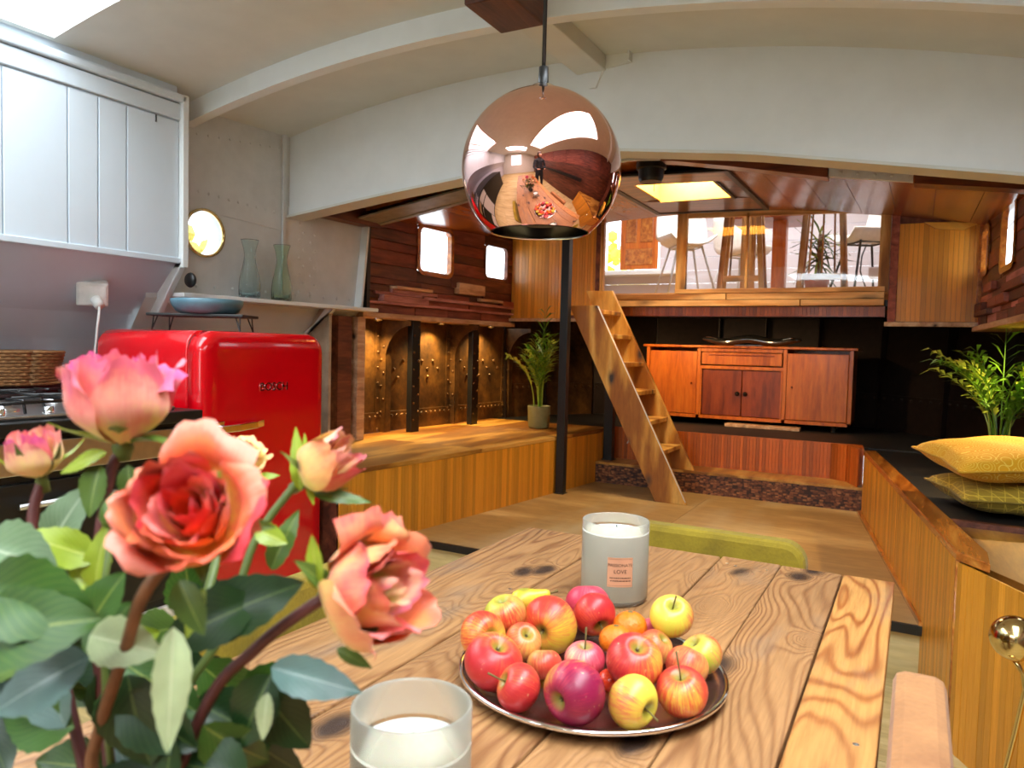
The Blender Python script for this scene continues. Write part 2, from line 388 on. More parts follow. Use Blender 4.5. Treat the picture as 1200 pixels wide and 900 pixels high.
one('bow_floor', M['blackboard'], lambda b: b.flat([(-3.2, 5.19), (.9, 5.19), (.5, 6.2), (-.5, 6.95), (-1.9, 6.95), (-2.9, 6.2)], .53, .575), fl)

# ---- bow front slatted wall
bw = struct('trim_1')
one('backing', M['reedred'], lambda b: b.flat([(-2.0, 5.18), (-.45, 5.18), (-.36, 5.12), (-.30, 5.0), (-.26, 5.0), (-.28, 5.2), (-2.0, 5.2)], .36, .59), bw)
me = unit_box('slat', M['reedred'])
slat_run(bw, me, (-1.99, 5.172), (-.46, 5.172), .362, .592, .021)
slat_run(bw, me, (-.455, 5.168), (-.36, 5.11), .362, .592, .021)
slat_run(bw, me, (-.355, 5.105), (-.285, 4.93), .362, .592, .021)

# ---- left bench
lb = thing('built_in_bench', 'long wooden bench faced with upright bamboo slats along the left hull', 'bench', (-2.5, 3.8, 0))
b = MB(); b.flat([(LB0[0]-.012, LB0[1]), (LB1[0]-.012, LB1[1]), (-1.97, 5.19), (-2.94, 5.19), (-3.05, 3.2), (-3.19, 3.19), (-3.2, 2.56)], 0, .555); b.build('carcass', M['darkwood'], lb)
for k, (a, c) in enumerate([(2.56, 3.6), (3.6, 4.6), (4.6, 5.19)]):
    q = lambda y: LB0[0]+(LB1[0]-LB0[0])*min(1, (y-LB0[1])/(LB1[1]-LB0[1]))+.006
    one('top_board', M['benchtop'], lambda b: b.flat([(q(a), a), (q(c), c-.002), (-3.06+.05*(c-3.53), c-.002), (-3.06+.05*(a-3.53), a)], .558, .58), lb, bevel=.002)
me = unit_box('slat', M['reed'])
slat_run(lb, me, LB0, LB1, .0, .557, .025)
slat_run(lb, me, LB1, (-1.965, 5.17), .36, .557, .025)

# ---- right bench
rb = thing('built_in_bench', 'wooden bench faced with upright bamboo slats on the right with cushions on it', 'bench', (.4, 3.6, 0))
b = MB(); b.flat([(RB0[0]+.012, RB0[1]), (.9, 1.1), (.985, 1.1), (.985, 2.94), (.93, 3.6), (.83, 4.4), (.68, 5.05), (.62, 5.19), (-.26, 5.19), (RB1[0]+.012, RB1[1])], 0, .54); b.build('carcass', M['darkwood'], rb)
one('dark_top', M['blackboard'], lambda b: b.flat([(.05, 3.06), (.93, 3.06), (.83, 4.4), (.68, 5.05), (.62, 5.19), (-.24, 5.19), (-.2, 4.9)], .54, .566), rb)
one('top_board', M['benchtop'], lambda b: b.flat([(.10, 3.055), (.17, 2.52), (.55, 1.9), (.98, 1.9), (.94, 3.055)], .54, .562), rb, bevel=.002)
one('top_board', M['benchtop'], lambda b: b.flat([(.56, 1.895), (.92, 1.12), (.98, 1.12), (.98, 1.895)], .54, .562), rb, bevel=.002)
one('batten', M['darkwood'], lambda b: b.bar((.115, 3.06, .572), (.93, 3.02, .572), .03, .02), rb)
def rimf(b):
    d = Vector((RB1[0]-RB0[0], RB1[1]-RB0[1], 0)).normalized(); n = Vector((-d.y, d.x, 0))*-1
    a = Vector((RB0[0], RB0[1], 0)); e = Vector((RB1[0], RB1[1], 0))
    b.flat([((a-n*.006).x, (a-n*.006).y), (.20, 2.40), ((a+n*.075).x, (a+n*.075).y+.03), ((e+n*.06).x, (e+n*.06).y), ((e-n*.006).x, (e-n*.006).y)], .566, .592)
one('rim_board', M['rim'], rimf, rb, bevel=.003)
me = unit_box('slat', M['reed'])
slat_run(rb, me, RB1, RB0, .0, .566, .025)
slat_run(rb, me, RB0, (.9, 1.1), .0, .562, .027)
one('corner_bead', M['rim'], lambda b: b.tube([(RB0[0], RB0[1]-.003, 0), (RB0[0], RB0[1]-.003, .566)], .007, 8), rb, smooth=True)

# ---- left wall, white hull part with porthole
wl = struct('wall_left')
def band(b, y0, y1, z0, z1, t=.03):
    b.add([(xl(y0), y0, z0), (xl(y1), y1, z0), (xl(y1), y1, z1), (xl(y0), y0, z1)], [(0, 1, 2, 3)])
b = MB()
band(b, 2.15, 2.26, 1.33, 2.4); band(b, 2.62, 3.52, 1.33, 2.4); band(b, 2.26, 2.62, 1.33, 1.47); band(b, 2.26, 2.62, 1.83, 2.4)
N = 32; cy0, cz0, rr = 2.44, 1.65, .105; vs = []
for k in range(N):
    t = 2*pi*k/N; c, s_ = math.cos(t), math.sin(t); q = .18/max(abs(c), abs(s_))
    for (yy, zz) in ((cy0+rr*c, cz0+rr*s_), (cy0+q*c, cz0+q*s_)): vs.append((xl(yy), yy, zz))
b.add(vs, [(2*k, 2*k+1, (2*k+3) % (2*N), (2*k+2) % (2*N)) for k in range(N)])
b.build('painted_plate', M['greywhite'], wl)
b = MB(); vs = []
for k in range(N):
    t = 2*pi*k/N; vs += [(xl(cy0), cy0+rr*math.cos(t), cz0+rr*math.sin(t)), (xl(cy0)-.10, cy0+rr*math.cos(t), cz0+rr*math.sin(t))]
b.add(vs, [(2*k, 2*k+1, (2*k+3) % (2*N), (2*k+2) % (2*N)) for k in range(N)]); b.build('reveal', M['greywhite'], wl)
b = MB()   # lower hull bulging outward beneath the shelf
b.add([(xl(2.15), 2.15, 1.335), (xl(3.5), 3.5, 1.335), (-3.16, 3.5, 1.0), (-3.24, 2.15, 1.0), (-3.3, 3.5, 0), (-3.34, 2.15, 0)], [(0, 1, 2, 3), (3, 2, 4, 5)])
b.build('lower_plate', M['cream'], wl)
b = MB()   # rivets on the white hull
Q = (1, 0, 0)
for i in range(12): b.dome((xl(2.3+.055*i)+.001, 2.3+.055*i, 1.845-.003*i), Q, .008)
for i in range(13): b.dome((xl(2.3+.1*i)+.001, 2.3+.1*i, 1.40), Q, .009)
for i in range(10):
    b.dome((xl(3.02)+.001, 3.02+(i % 2)*.03, 1.42+.045*i), Q, .009); b.dome((xl(3.1)+.001, 3.1+(i % 2)*.03, 1.42+.045*i), Q, .009)
for i in range(9): b.dome((xl(2.4+.06*i)+.001, 2.4+.06*i, 2.10+.006*i), Q, .007)
b.build('rivets', M['greywhite'], wl, smooth=True, kind='stuff')
b = MB(); b.bar((xl(2.5)+.002, 2.5, 1.755), (xl(2.9)+.002, 2.9, 1.735), .006, .012); b.bar((xl(2.905)+.01, 2.905, 1.36), (xl(2.905)+.01, 2.905, 2.3), .012, .02, up=(0, 1, 0)); b.build('weld_seam', M['greywhite'], wl)
one('flange', M['white'], lambda b: b.prism([(xl(3.49)-.02, 3.44, 1.355), (xl(3.49)+.05, 3.44, 1.355), (xl(3.5)+.045, 3.5, 1.86), (xl(3.5)-.02, 3.5, 1.86)], (0, .016, 0)), wl)
one('stringer', M['darkwood'], lambda b: b.box(xl(3.0)-.05, xl(3.0)+.10, 3.03, 3.58, 1.835, 1.93), wl)
one('corner_post', M['black'], lambda b: b.box(xl(3.53)-.03, xl(3.53)+.035, 3.505, 3.535, 1.34, 1.9), wl)
# porthole
ph = struct('window_1', (xl(cy0), cy0, cz0))
q90 = Matrix.Rotation(pi/2, 3, 'Y')
one('rim', M['brass'], lambda b: b.lathe([(.103, 0), (.103, .012), (.114, .012), (.114, 0)], (xl(cy0), cy0, cz0), 32, q90), ph, smooth=True)
one('pane', M['pane'], lambda b: b.lathe([(.104, 0), (.0001, 0)], (xl(cy0)-.06, cy0, cz0), 32, q90), ph)
one('porthole_shrub', plain('yellow_foliage', hx('#c9b95a'), .7, nscale=40, var=.3), lambda b: [b.ball((-3.9+random.uniform(-.2, .1), 2.9+random.uniform(-.5, .5), 1.55+random.uniform(-.35, .25)), random.uniform(.05, .1), 8) for i in range(60)], wl, kind='stuff')

# ---- kitchen cladding (upper boards and slanted splashback)
kc = struct('wall_left')
one('backing', M['clad'], lambda b: b.prism([(-2.86, -4, 1.49), (-2.86, -4, 2.4), (-3.0, -4, 2.4), (-3.0, -4, 1.49)], (0, 6.2, 0)), kc)
seams = [-4, -3.2, -2.4, -1.6, -.8, -.2, .35, .9, 1.49, 1.72, 1.84, 1.96, 2.205]
for a, c in zip(seams, seams[1:]):
    one('board', M['clad'], lambda b: b.box(-2.862, -2.85, a+.0025, c-.0025, 1.50, 2.085), kc, bevel=.003)
one('top_rail', M['clad'], lambda b: b.box(-2.868, -2.842, -4, 2.21, 2.092, 2.16), kc, bevel=.004)
one('crown', M['clad'], lambda b: b.box(-2.875, -2.825, -4, 2.225, 2.165, 2.20), kc, bevel=.008)
one('bottom_rail', M['clad'], lambda b: b.box(-2.868, -2.84, -4, 2.21, 1.478, 1.502), kc, bevel=.003)
one('end_stile', M['white'], lambda b: b.box(-2.99, -2.825, 2.205, 2.235, 1.46, 2.2), kc, bevel=.004)
one('end_foot', M['white'], lambda b: b.prism([(-2.825, 2.205, 1.49), (-2.99, 2.205, 1.49), (-3.09, 2.205, 1.27), (-3.0, 2.205, 1.25)], (0, .03, 0)), kc, bevel=.004)
one('latch', M['black'], lambda b: b.box(-2.852, -2.846, 2.088, 2.093, 2.055, 2.085), kc)
prof = [(-2.87, 1.48), (-2.98, 1.367), (-3.09, 1.253), (-3.16, 1.14), (-3.22, 1.03)]
for (xa, za), (xb, zb) in zip(prof, prof[1:]):
    one('board', M['splash'], lambda b: b.add([(xa, -4, za), (xa, 2.21, za), (xb, 2.21, zb+.0015), (xb, -4, zb+.0015), (xa-.02, -4, za), (xa-.02, 2.21, za), (xb-.02, 2.21, zb+.003), (xb-.02, -4, zb+.003)], [(0, 1, 2, 3), (4, 7, 6, 5), (0, 4, 5, 1), (3, 2, 6, 7), (1, 5, 6, 2)]), kc)
one('slant_light_stop', M['splash'], lambda b: b.add([(xa-.012, yy_, za-.012) for xa, za in prof for yy_ in (-4, 2.21)], [(2*i, 2*i+1, 2*i+3, 2*i+2) for i in range(4)]), kc)  # unseen sheet added behind the splashback boards to block light at their seams
one('lower_backing', M['splash'], lambda b: b.box(-3.36, -3.23, -4, 2.5, 0, 1.04), kc)

# ---- left wall forward: stacked hardwood boards with two windows
fw = struct('wall_left')
W = [(4.03, 4.36, 1.635, 1.915), (4.80, 5.09, 1.665, 1.90)]
mats = [M['redwood'], M['darkwood'], M['redwood'], M['redwood'], M['darkwood']]
def hboard(par, side, y0, y1, z0, z1, mat, proud=0.0, th=.04):
    f = xl if side < 0 else xr; s_ = -side
    b = MB(); b.prism([(f(y0)+s_*proud, y0, z0), (f(y1)+s_*proud, y1, z0), (f(y1)-s_*(.014 if side < 0 else .008), y1, z0), (f(y0)-s_*(.014 if side < 0 else .008), y0, z0)], (0, 0, z1-z0))
    return b.build('board', mat, par, bevel=.0025)
def hull_boards(par, side, wins, y0, y1):
    rows = [(1.86, 1.97), (1.785, 1.857), (1.728, 1.782), (1.64, 1.725), (1.555, 1.637)]
    hboard(par, side, y0, y1, 1.97, 2.2, M['darkwood'])
    for i, (za, zb) in enumerate(rows):
        cuts = [y0]
        for (wa, wb, wz0, wz1) in wins:
            if za < wz1+.012 and zb > wz0-.012: cuts += [wa-.02, wb+.02]
        cuts.append(y1)
        for j in range(0, len(cuts)-1, 2):
            if cuts[j+1]-cuts[j] > .03: hboard(par, side, cuts[j], cuts[j+1], za, zb, mats[(i+j) % 5], .002*((i*7+j) % 4))
    for (wa, wb, wz0, wz1) in wins:        # closing pieces above and below each window
        hboard(par, side, wa-.021, wb+.021, 1.555, wz0-.012, M['darkwood'])
        if wz1+.012 < 1.97: hboard(par, side, wa-.021, wb+.021, wz1+.012, 1.969, M['darkwood'])
def backing(par, side, wins, y0, y1, x_in, x_out):  # unseen sheets added behind the hull boards to stop light leaking through gaps
    f = xl if side < 0 else xr; s_ = -side; b = MB()
    def q(a, c, z0, z1): b.prism([(f(a)-s_*x_in, a, z0), (f(c)-s_*x_in, c, z0), (f(c)-s_*x_out, c, z0), (f(a)-s_*x_out, a, z0)], (0, 0, z1-z0))
    ya = y0
    for (wa, wb, z0, z1) in sorted(wins):
        q(ya, wa, 1.31, 2.25); q(wa, wb, 1.31, z0); q(wa, wb, z1, 2.25); ya = wb
    q(ya, y1, 1.31, 2.25); b.build('backing', M['darkwood'], par)
hull_boards(fw, -1, W, 3.53, 5.17); backing(fw, -1, W, 3.50, 5.19, .0145, .019)
irr = [(3.53, 4.05, 1.515, 1.553, 'redwood', .012), (4.05, 4.42, 1.50, 1.553, 'darkwood', .0), (4.44, 4.76, 1.515, 1.59, 'palewood', .03), (4.78, 5.17, 1.50, 1.553, 'redwood', .0),
       (3.53, 3.75, 1.472, 1.513, 'darkwood', .0), (3.76, 4.12, 1.495, 1.513, 'palewood', .05), (3.76, 4.22, 1.472, 1.494, 'pinkwood', .012), (4.22, 4.6, 1.465, 1.498, 'redwood', .004), (4.6, 4.92, 1.465, 1.498, 'darkwood', 0), (4.7, 5.0, 1.478, 1.498, 'palewood', .035), (5.0, 5.17, 1.45, 1.498, 'redwood', .03),
       (3.53, 3.66, 1.43, 1.47, 'darkwood', .0), (3.6, 4.05, 1.455, 1.471, 'pinkwood', .02), (3.66, 4.1, 1.412, 1.452, 'pinkwood', .035), (4.1, 4.6, 1.412, 1.442, 'redwood', .0), (4.05, 5.17, 1.444, 1.464, 'pinkwood', .03), (4.6, 5.17, 1.412, 1.442, 'redwood', .005),
       (3.53, 5.17, 1.394, 1.411, 'pinkwood', .028), (3.53, 4.0, 1.34, 1.393, 'redwood', .0), (4.0, 4.35, 1.34, 1.393, 'redwood', .003), (4.35, 4.75, 1.34, 1.393, 'redwood', .001), (4.75, 5.17, 1.34, 1.393, 'redwood', .004)]
for y0, y1, z0, z1, mm, pr in irr: hboard(fw, -1, y0, y1-.003, z0, z1, M[mm], pr)
one('ledge', M['palewood'], lambda b: b.prism([(xl(3.48)+.035, 3.48, 1.308), (xl(5.17)+.035, 5.17, 1.308), (-3.2, 5.17, 1.308), (-3.2, 3.48, 1.308)], (0, 0, .03)), fw, bevel=.003)
def hull_window(n, f, side, wa, wb, wz0, wz1, wood_frame):
    s_ = -side; ym = (wa+wb)/2
    h = struct('window_%d' % n, (f(ym), ym, (wz0+wz1)/2))
    b = MB(); r = .035
    def rr_(m):       # rounded rectangle with margin m
        pts = []
        for cy_, cz_, a0 in ((wb-r, wz1-r, 0), (wa+r, wz1-r, 90), (wa+r, wz0+r, 180), (wb-r, wz0+r, 270)):
            for k in range(5):
                t = math.radians(a0+22.5*k); pts.append((cy_+(r+m)*math.cos(t), cz_+(r+m)*math.sin(t)))
        return pts
    I = rr_(0); O = [(wa-.021 if y < ym else wb+.021, wz0-.014 if z < (wz0+wz1)/2 else wz1+.014) for y, z in I]
    O = rr_(.022) if not wood_frame else rr_(.03)
    n_ = len(I); vs = []
    for x_ in (.012 if wood_frame else .004, -.022 if side < 0 else -.012):
        for (yy, zz) in I: vs.append((f(yy)+s_*x_, yy, zz))
    for (yy, zz) in O: vs.append((f(yy)+s_*(.012 if wood_frame else .004), yy, zz))
    fs = [(i, (i+1) % n_, n_+(i+1) % n_, n_+i) for i in range(n_)]+[(i, 2*n_+i, 2*n_+(i+1) % n_, (i+1) % n_) for i in range(n_)]
    b.add(vs, fs); b.build('frame', M['rim'] if wood_frame else M['darkwood'], h, solid=.003)
    b = MB(); b.add([(f(yy)-s_*(.018 if side < 0 else .008), yy, zz) for yy, zz in I], [tuple(range(n_))]); b.build('pane', M['pane'], h)
hull_window(2, xl, -1, *W[0], True); hull_window(3, xl, -1, *W[1], False)

# riveted lower hull behind the left bench
rh = struct('wall_left')
def xh(y): return -3.08+.063*(y-3.53)
me = None
fy = [3.34, 3.87, 4.62, 5.36]; posts = [4.02, 4.70]
yy = [3.2, 3.86, 4.24, 4.60, 4.98, 5.35]
one('outer_skin', M['steeldark'], lambda b: b.prism([(xh(3.18)-.021, 3.18, .5), (xh(5.4)-.021, 5.4, .5), (xh(5.4)-.03, 5.4, .5), (xh(3.18)-.03, 3.18, .5)], (0, 0, .82)), rh)
for a, c in zip(yy, yy[1:]):
    one('plate', M['steel'], lambda b: b.prism([(xh(a), a+.002, .58), (xh(c), c-.002, .58), (xh(c)-.02, c-.002, .58), (xh(a)-.02, a+.002, .58)], (0, 0, .735)), rh)
one('upper_lap', M['steel'], lambda b: b.prism([(xh(3.2)+.012, 3.2, .58), (xh(5.35)+.012, 5.35, .58), (xh(5.35), 5.35, .58), (xh(3.2), 3.2, .58)], (0, 0, .13)), rh, bevel=.003)
b = MB()
for i in range(40):
    y = 3.3+.052*i; b.dome((xh(y)+.013, y, .68), (1, 0, .1), .011, .8)
for y in [3.6, 3.95, 4.1, 4.3, 4.42, 4.75, 4.9, 5.05, 5.2]:
    for j in range(3): b.dome((xh(y)+.001, y+.06*(j-1), .93+.055*((j*2) % 3)), (1, 0, .1), .013, .9)
b.build('rivets', M['steel'], rh, smooth=True, kind='stuff')
for y in fy[1:]:
    one('frame', M['steel'], lambda b: (b.box(xh(y), xh(y)+.05, y-.004, y+.004, .58, 1.3), b.box(xh(y)+.044, xh(y)+.05, y, y+.055, .58, 1.3), b.box(xh(y), xh(y)+.008, y-.05, y, .58, 1.3)), rh)
    # knee bracket
    pts = [(xh(y)+.045, y-.006, 1.3), (xh(y)+.24, y-.006, 1.3)]
    for k in range(9):
        t = k/8*pi/2; pts.append((xh(y)+.24-.195*math.sin(t), y-.006, 1.27-.24*(1-math.cos(t))))
    one('knee_bracket', M['steel'], lambda b: b.prism(pts, (0, .008, 0)), rh)
    b = MB()
    for i in range(7): b.dome((xh(y)+.016+(i % 2)*.018, y-.005, 1.22-.085*i), (0, -1, 0), .009, .8, 6); b.dome((xh(y)+.009, y-.03, 1.2-.1*i), (1, 0, 0), .009, .8, 6)
    b.build('rivets', M['steel'], rh, smooth=True, kind='stuff')
for y in posts:
    x = xl(y)-.01
    one('post', M['black'], lambda b: b.box(x-.03, x+.01, y-.045, y+.045, .58, 1.308), rh, bevel=.003)
    b = MB()
    for i in range(12): b.dome((x+.011, y-.025+(i % 2)*.05, .66+.055*i), (1, 0, 0), .008, .8, 6)
    b.build('rivets', M['steel'], rh, smooth=True, kind='stuff')
one('end_board', plain('grey_board', hx('#a9977f'), .7, nscale=15, var=.2), lambda b: b.box(-3.05, -2.86, 3.17, 3.19, .58, 1.335), rh)
one('end_post', M['darkwood'], lambda b: b.box(xl(3.35)-.04, xl(3.35)+.03, 3.28, 3.40, .58, 1.305), rh, bevel=.004)
one('end_post', M['palewood'], lambda b: b.box(xl(3.45)-.04, xl(3.45)+.04, 3.43, 3.50, .58, 1.305), rh, bevel=.004)

# ---- bow hull, dark plates both sides
bh = struct('wall_bow')
path = [(-2.97, 5.34), (-2.82, 5.8), (-2.55, 6.25), (-2.1, 6.65), (-1.6, 6.9), (-1.2, 6.95), (-.75, 6.9), (-.25, 6.65), (.2, 6.2), (.5, 5.65), (.7, 5.05), (.85, 4.4), (.95, 3.6), (.98, 2.9)]
for i, (p0, p1) in enumerate(zip(path, path[1:])):
    rust = M['steel'] if i < 2 else M['steeldark']
    out = .18
    def pl(b):
        for (z0, o0), (z1, o1) in zip([(.5, 0), (.85, .0)], [(.85, .0), (1.46, .1)]):
            mid = Vector((-1.2, 4.5)); a = Vector(p0); c = Vector(p1)
            a0 = a+(a-mid).normalized()*o0; a1 = a+(a-mid).normalized()*o1; c0 = c+(c-mid).normalized()*o0; c1 = c+(c-mid).normalized()*o1
            b.add([(a0.x, a0.y, z0), (c0.x, c0.y, z0), (c1.x, c1.y, z1), (a1.x, a1.y, z1)], [(0, 1, 2, 3)])
    one('plate', rust, pl, bh, solid=.01)
    a = Vector(p0); n_ = (Vector((-1.2, 4.5))-a).normalized()*.06
    one('frame', M['steeldark'], lambda b: b.prism([(p0[0], p0[1], .56), (p0[0]+n_.x, p0[1]+n_.y, .56), (p0[0]+n_.x*.4, p0[1]+n_.y*.4, 1.46), (p0[0]-n_.x*1.4, p0[1]-n_.y*1.4, 1.46)], (Vector((p1[0]-p0[0], p1[1]-p0[1], 0)).normalized()*.012)), bh)
    b = MB()
    for k in range(7):
        q = a+(Vector(p1)-a)*((k+.5)/7); nn = (Vector((-1.2, 4.5))-q).normalized(); b.dome((q.x+nn.x*.006, q.y+nn.y*.006, .82), (nn.x, nn.y, 0), .012, .8, 6)
        b.dome((q.x-nn.x*.08, q.y-nn.y*.08, 1.3), (nn.x, nn.y, 0), .012, .8, 6)
    b.build('rivets', rust, bh, smooth=True, kind='stuff')

# ---- right wall forward: boards, windows, ledge
wr = struct('wall_right')
WR = [(4.13, 4.46, 1.60, 1.88), (4.90, 5.13, 1.645, 1.88)]
hull_boards(wr, 1, WR, 2.99, 5.17); backing(wr, 1, WR, 2.96, 5.19, .0085, .012)
random.seed(11)
for z0, z1 in [(1.51, 1.553), (1.468, 1.508), (1.42, 1.466), (1.392, 1.418), (1.34, 1.39)]:
    y = 2.99
    while y < 5.14:
        y2 = min(5.17, y+random.uniform(.22, .6)); hboard(wr, 1, y, y2-.003, z0, z1, random.choice([M['redwood'], M['darkwood'], M['redwood'], M['pinkwood']]), random.choice([0, .004, .01, .03])); y = y2
one('ledge', M['palewood'], lambda b: b.prism([(xr(2.98)-.035, 2.98, 1.308), (xr(5.17)-.035, 5.17, 1.308), (1.0, 5.17, 1.308), (1.0, 2.98, 1.308)], (0, 0, .03)), wr, bevel=.003)
hull_window(4, xr, 1, *WR[0], True); hull_window(5, xr, 1, *WR[1], True)
one('outer_plate', M['darkwood'], lambda b: b.box(.6, 1.3, 2.95, 2.99, .0, 2.4), wr)
# aft room closing walls
ra = struct('wall_right')
one('lower_wall', M['darkwood'], lambda b: b.box(1.0, 1.05, -4, 2.97, 0, 2.5), ra)
me = unit_box('panel', M['redwood'])
for i in range(8): piece('panel', me, ra, (.99, -3.4+.8*i, 1.75), (0, 0, 0), (.02, .78, .75))
one('counter_band', M['black'], lambda b: b.box(.90, 1.0, -4, 1.0, .9, 1.0), ra)
wb = struct('wall_back')
one('plaster', M['cream'], lambda b: (b.box(-3.4, -1.9, -4.1, -4, 0, 2.5), b.box(-.6, 1.3, -4.1, -4, 0, 2.5), b.box(-1.9, -.6, -4.1, -4, 2.1, 2.5), b.box(-1.9, -.6, -4.1, -4, 0, .9)), wb)
wn = struct('window_6', (-1.25, -4.05, 1.5))
one('frame', M['white'], lambda b: (b.box(-1.28, -1.22, -4.09, -4.03, .9, 2.1), b.box(-1.9, -.6, -4.09, -4.03, .9, .95), b.box(-1.9, -.6, -4.09, -4.03, 2.05, 2.1)), wn)

# ---- white deckhead with skylights
ce = struct('ceiling')
SK = [(-2.83, -1.92, -.55, 1.66), (-.1, .5, -1.15, 1.55), (-1.8, -.2, -2.7, -1.7)]
xs = sorted(set([-3.1+.1*i for i in range(43)]+[v for k in SK for v in k[:2]])); ys = sorted(set([-4., -3., 0, 2.2, 3.3]+[v for k in SK for v in k[2:]]))
b = MB()
for xa, xb in zip(xs, xs[1:]):
    for ya, yb in zip(ys, ys[1:]):
        if xb-xa < 1e-6: continue
        if any(k[0]-1e-6 <= xa and xb <= k[1]+1e-6 and k[2]-1e-6 <= ya and yb <= k[3]+1e-6 for k in SK): continue
        b.add([(xa, ya, zw(xa)), (xb, ya, zw(xb)), (xb, yb, zw(xb)), (xa, yb, zw(xa))], [(0, 3, 2, 1)])
o = b.build('deckhead', M['cream'], ce)
bm = bmesh.new(); bm.from_mesh(o.data); bmesh.ops.remove_doubles(bm, verts=bm.verts, dist=1e-5); bm.to_mesh(o.data); bm.free()
for i, (x0, x1, y0, y1) in enumerate(SK):
    sk = struct('window_%d' % (7+i), ((x0+x1)/2, (y0+y1)/2, 2.4))
    zt = 2.52
    def well(b):
        for (ax, ay), (bx, by) in [((x0, y0), (x1, y0)), ((x1, y0), (x1, y1)), ((x1, y1), (x0, y1)), ((x0, y1), (x0, y0))]:
            n = 8
            for k in range(n):
                pa = (ax+(bx-ax)*k/n, ay+(by-ay)*k/n); pb = (ax+(bx-ax)*(k+1)/n, ay+(by-ay)*(k+1)/n)
                b.add([(pa[0], pa[1], zw(pa[0])-.004), (pb[0], pb[1], zw(pb[0])-.004), (pb[0], pb[1], zt), (pa[0], pa[1], zt)], [(0, 1, 2, 3)])
    one('well', M['white'], well, sk)
    if i == 0:
        one('frame', M['silverpaint'], lambda b: (b.box(x0, x0+.03, y0, y1, 2.40, 2.44), b.box(x1-.03, x1, y0, y1, 2.40, 2.44), b.box(x0, x1, y0, y0+.03, 2.40, 2.44), b.box(x0, x1, y1-.03, y1, 2.40, 2.44), b.box(x0, x1, 1.2, 1.225, 2.40, 2.44), b.box(-2.4, -2.375, y0, y1, 2.40, 2.44)), sk)
# ribs
def arch(par, name, mat, y0, y1, ztop, zbot, x0, x1, n=36):
    b = MB(); vs = []
    for i in range(n+1):
        x = x0+(x1-x0)*i/n
        for y in (y0, y1):
            for z in (zbot(x), ztop(x)): vs.append((x, y, z))
    fs = []
    for i in range(n):
        a = 4*i; c = a+4
        fs += [(a, c, c+1, a+1), (a+2, a+3, c+3, c+2), (a, a+2, c+2, c), (a+1, c+1, c+3, a+3)]
    fs += [(0, 1, 3, 2), (4*n, 4*n+2, 4*n+3, 4*n+1)]
    b.add(vs, fs); return b.build(name, mat, par)
arch(ce, 'rib', M['white'], 2.33, 2.35, lambda x: zw(x)+.01, lambda x: zw(x)-.085, -2.99, 1.0)
arch(ce, 'rib_flange', M['white'], 2.327, 2.38, lambda x: zw(x)-.078, lambda x: zw(x)-.088, -2.99, 1.0)
arch(ce, 'rib', M['white'], -.35, -.33, lambda x: zw(x)+.01, lambda x: zw(x)-.085, -2.99, 1.0) if False else None
def zb(x):     # underside of the deep beam
    pts = [(-3.0, 1.80), (-2.4, 1.868), (-1.88, 1.918), (-1.4, 1.965), (-1.12, 1.968), (-.6, 1.905), (.27, 1.75), (1.0, 1.60)]
    for (a, za), (c, zz) in zip(pts, pts[1:]):
        if a <= x <= c: return za+(zz-za)*(x-a)/(c-a)
    return pts[0][1] if x < -3 else 1.6
arch(ce, 'deep_beam', M['white'], 2.95, 2.965, lambda x: zw(x)+.02, zb, -3.0, -1.29)
arch(ce, 'deep_beam', M['white'], 2.94, 2.965, lambda x: zw(x)+.02, zb, -1.29, 1.0)
arch(ce, 'beam_flange', M['cream'], 2.925, 3.05, lambda x: zb(x)+.004, lambda x: zb(x)-.008, -3.0, 1.0)
arch(ce, 'doubler_strip', M['white'], 2.934, 2.95, lambda x: zb(x)+.062, lambda x: zb(x)+.004, -1.13, 1.0)
arch(ce, 'doubler_strip', M['white'], 2.944, 2.95, lambda x: zb(x)+.055, lambda x: zb(x)+.004, -3.0, -1.6)
one('carling', M['cream'], lambda b: b.prism([(-1.31, 2.34, 2.285), (-1.18, 2.34, 2.285), (-1.18, 2.34, 2.37), (-1.31, 2.34, 2.37)], (0, .6, .01)), ce, bevel=.004)
one('carling_bracket', M['white'], lambda b: (b.prism([(-1.29, 2.93, 2.31), (-1.25, 2.93, 2.23), (-1.22, 2.93, 2.23), (-1.19, 2.93, 2.30), (-1.07, 2.93, 2.31), (-1.07, 2.93, 2.36), (-1.29, 2.93, 2.36)], (0, .02, 0)), b.box(-1.075, -1.068, 2.90, 2.95, 2.31, 2.365)), ce)
one('carling_stub', M['darkwood'], lambda b: b.box(-1.33, -1.16, 2.08, 2.325, 2.24, 2.36), ce, bevel=.006)

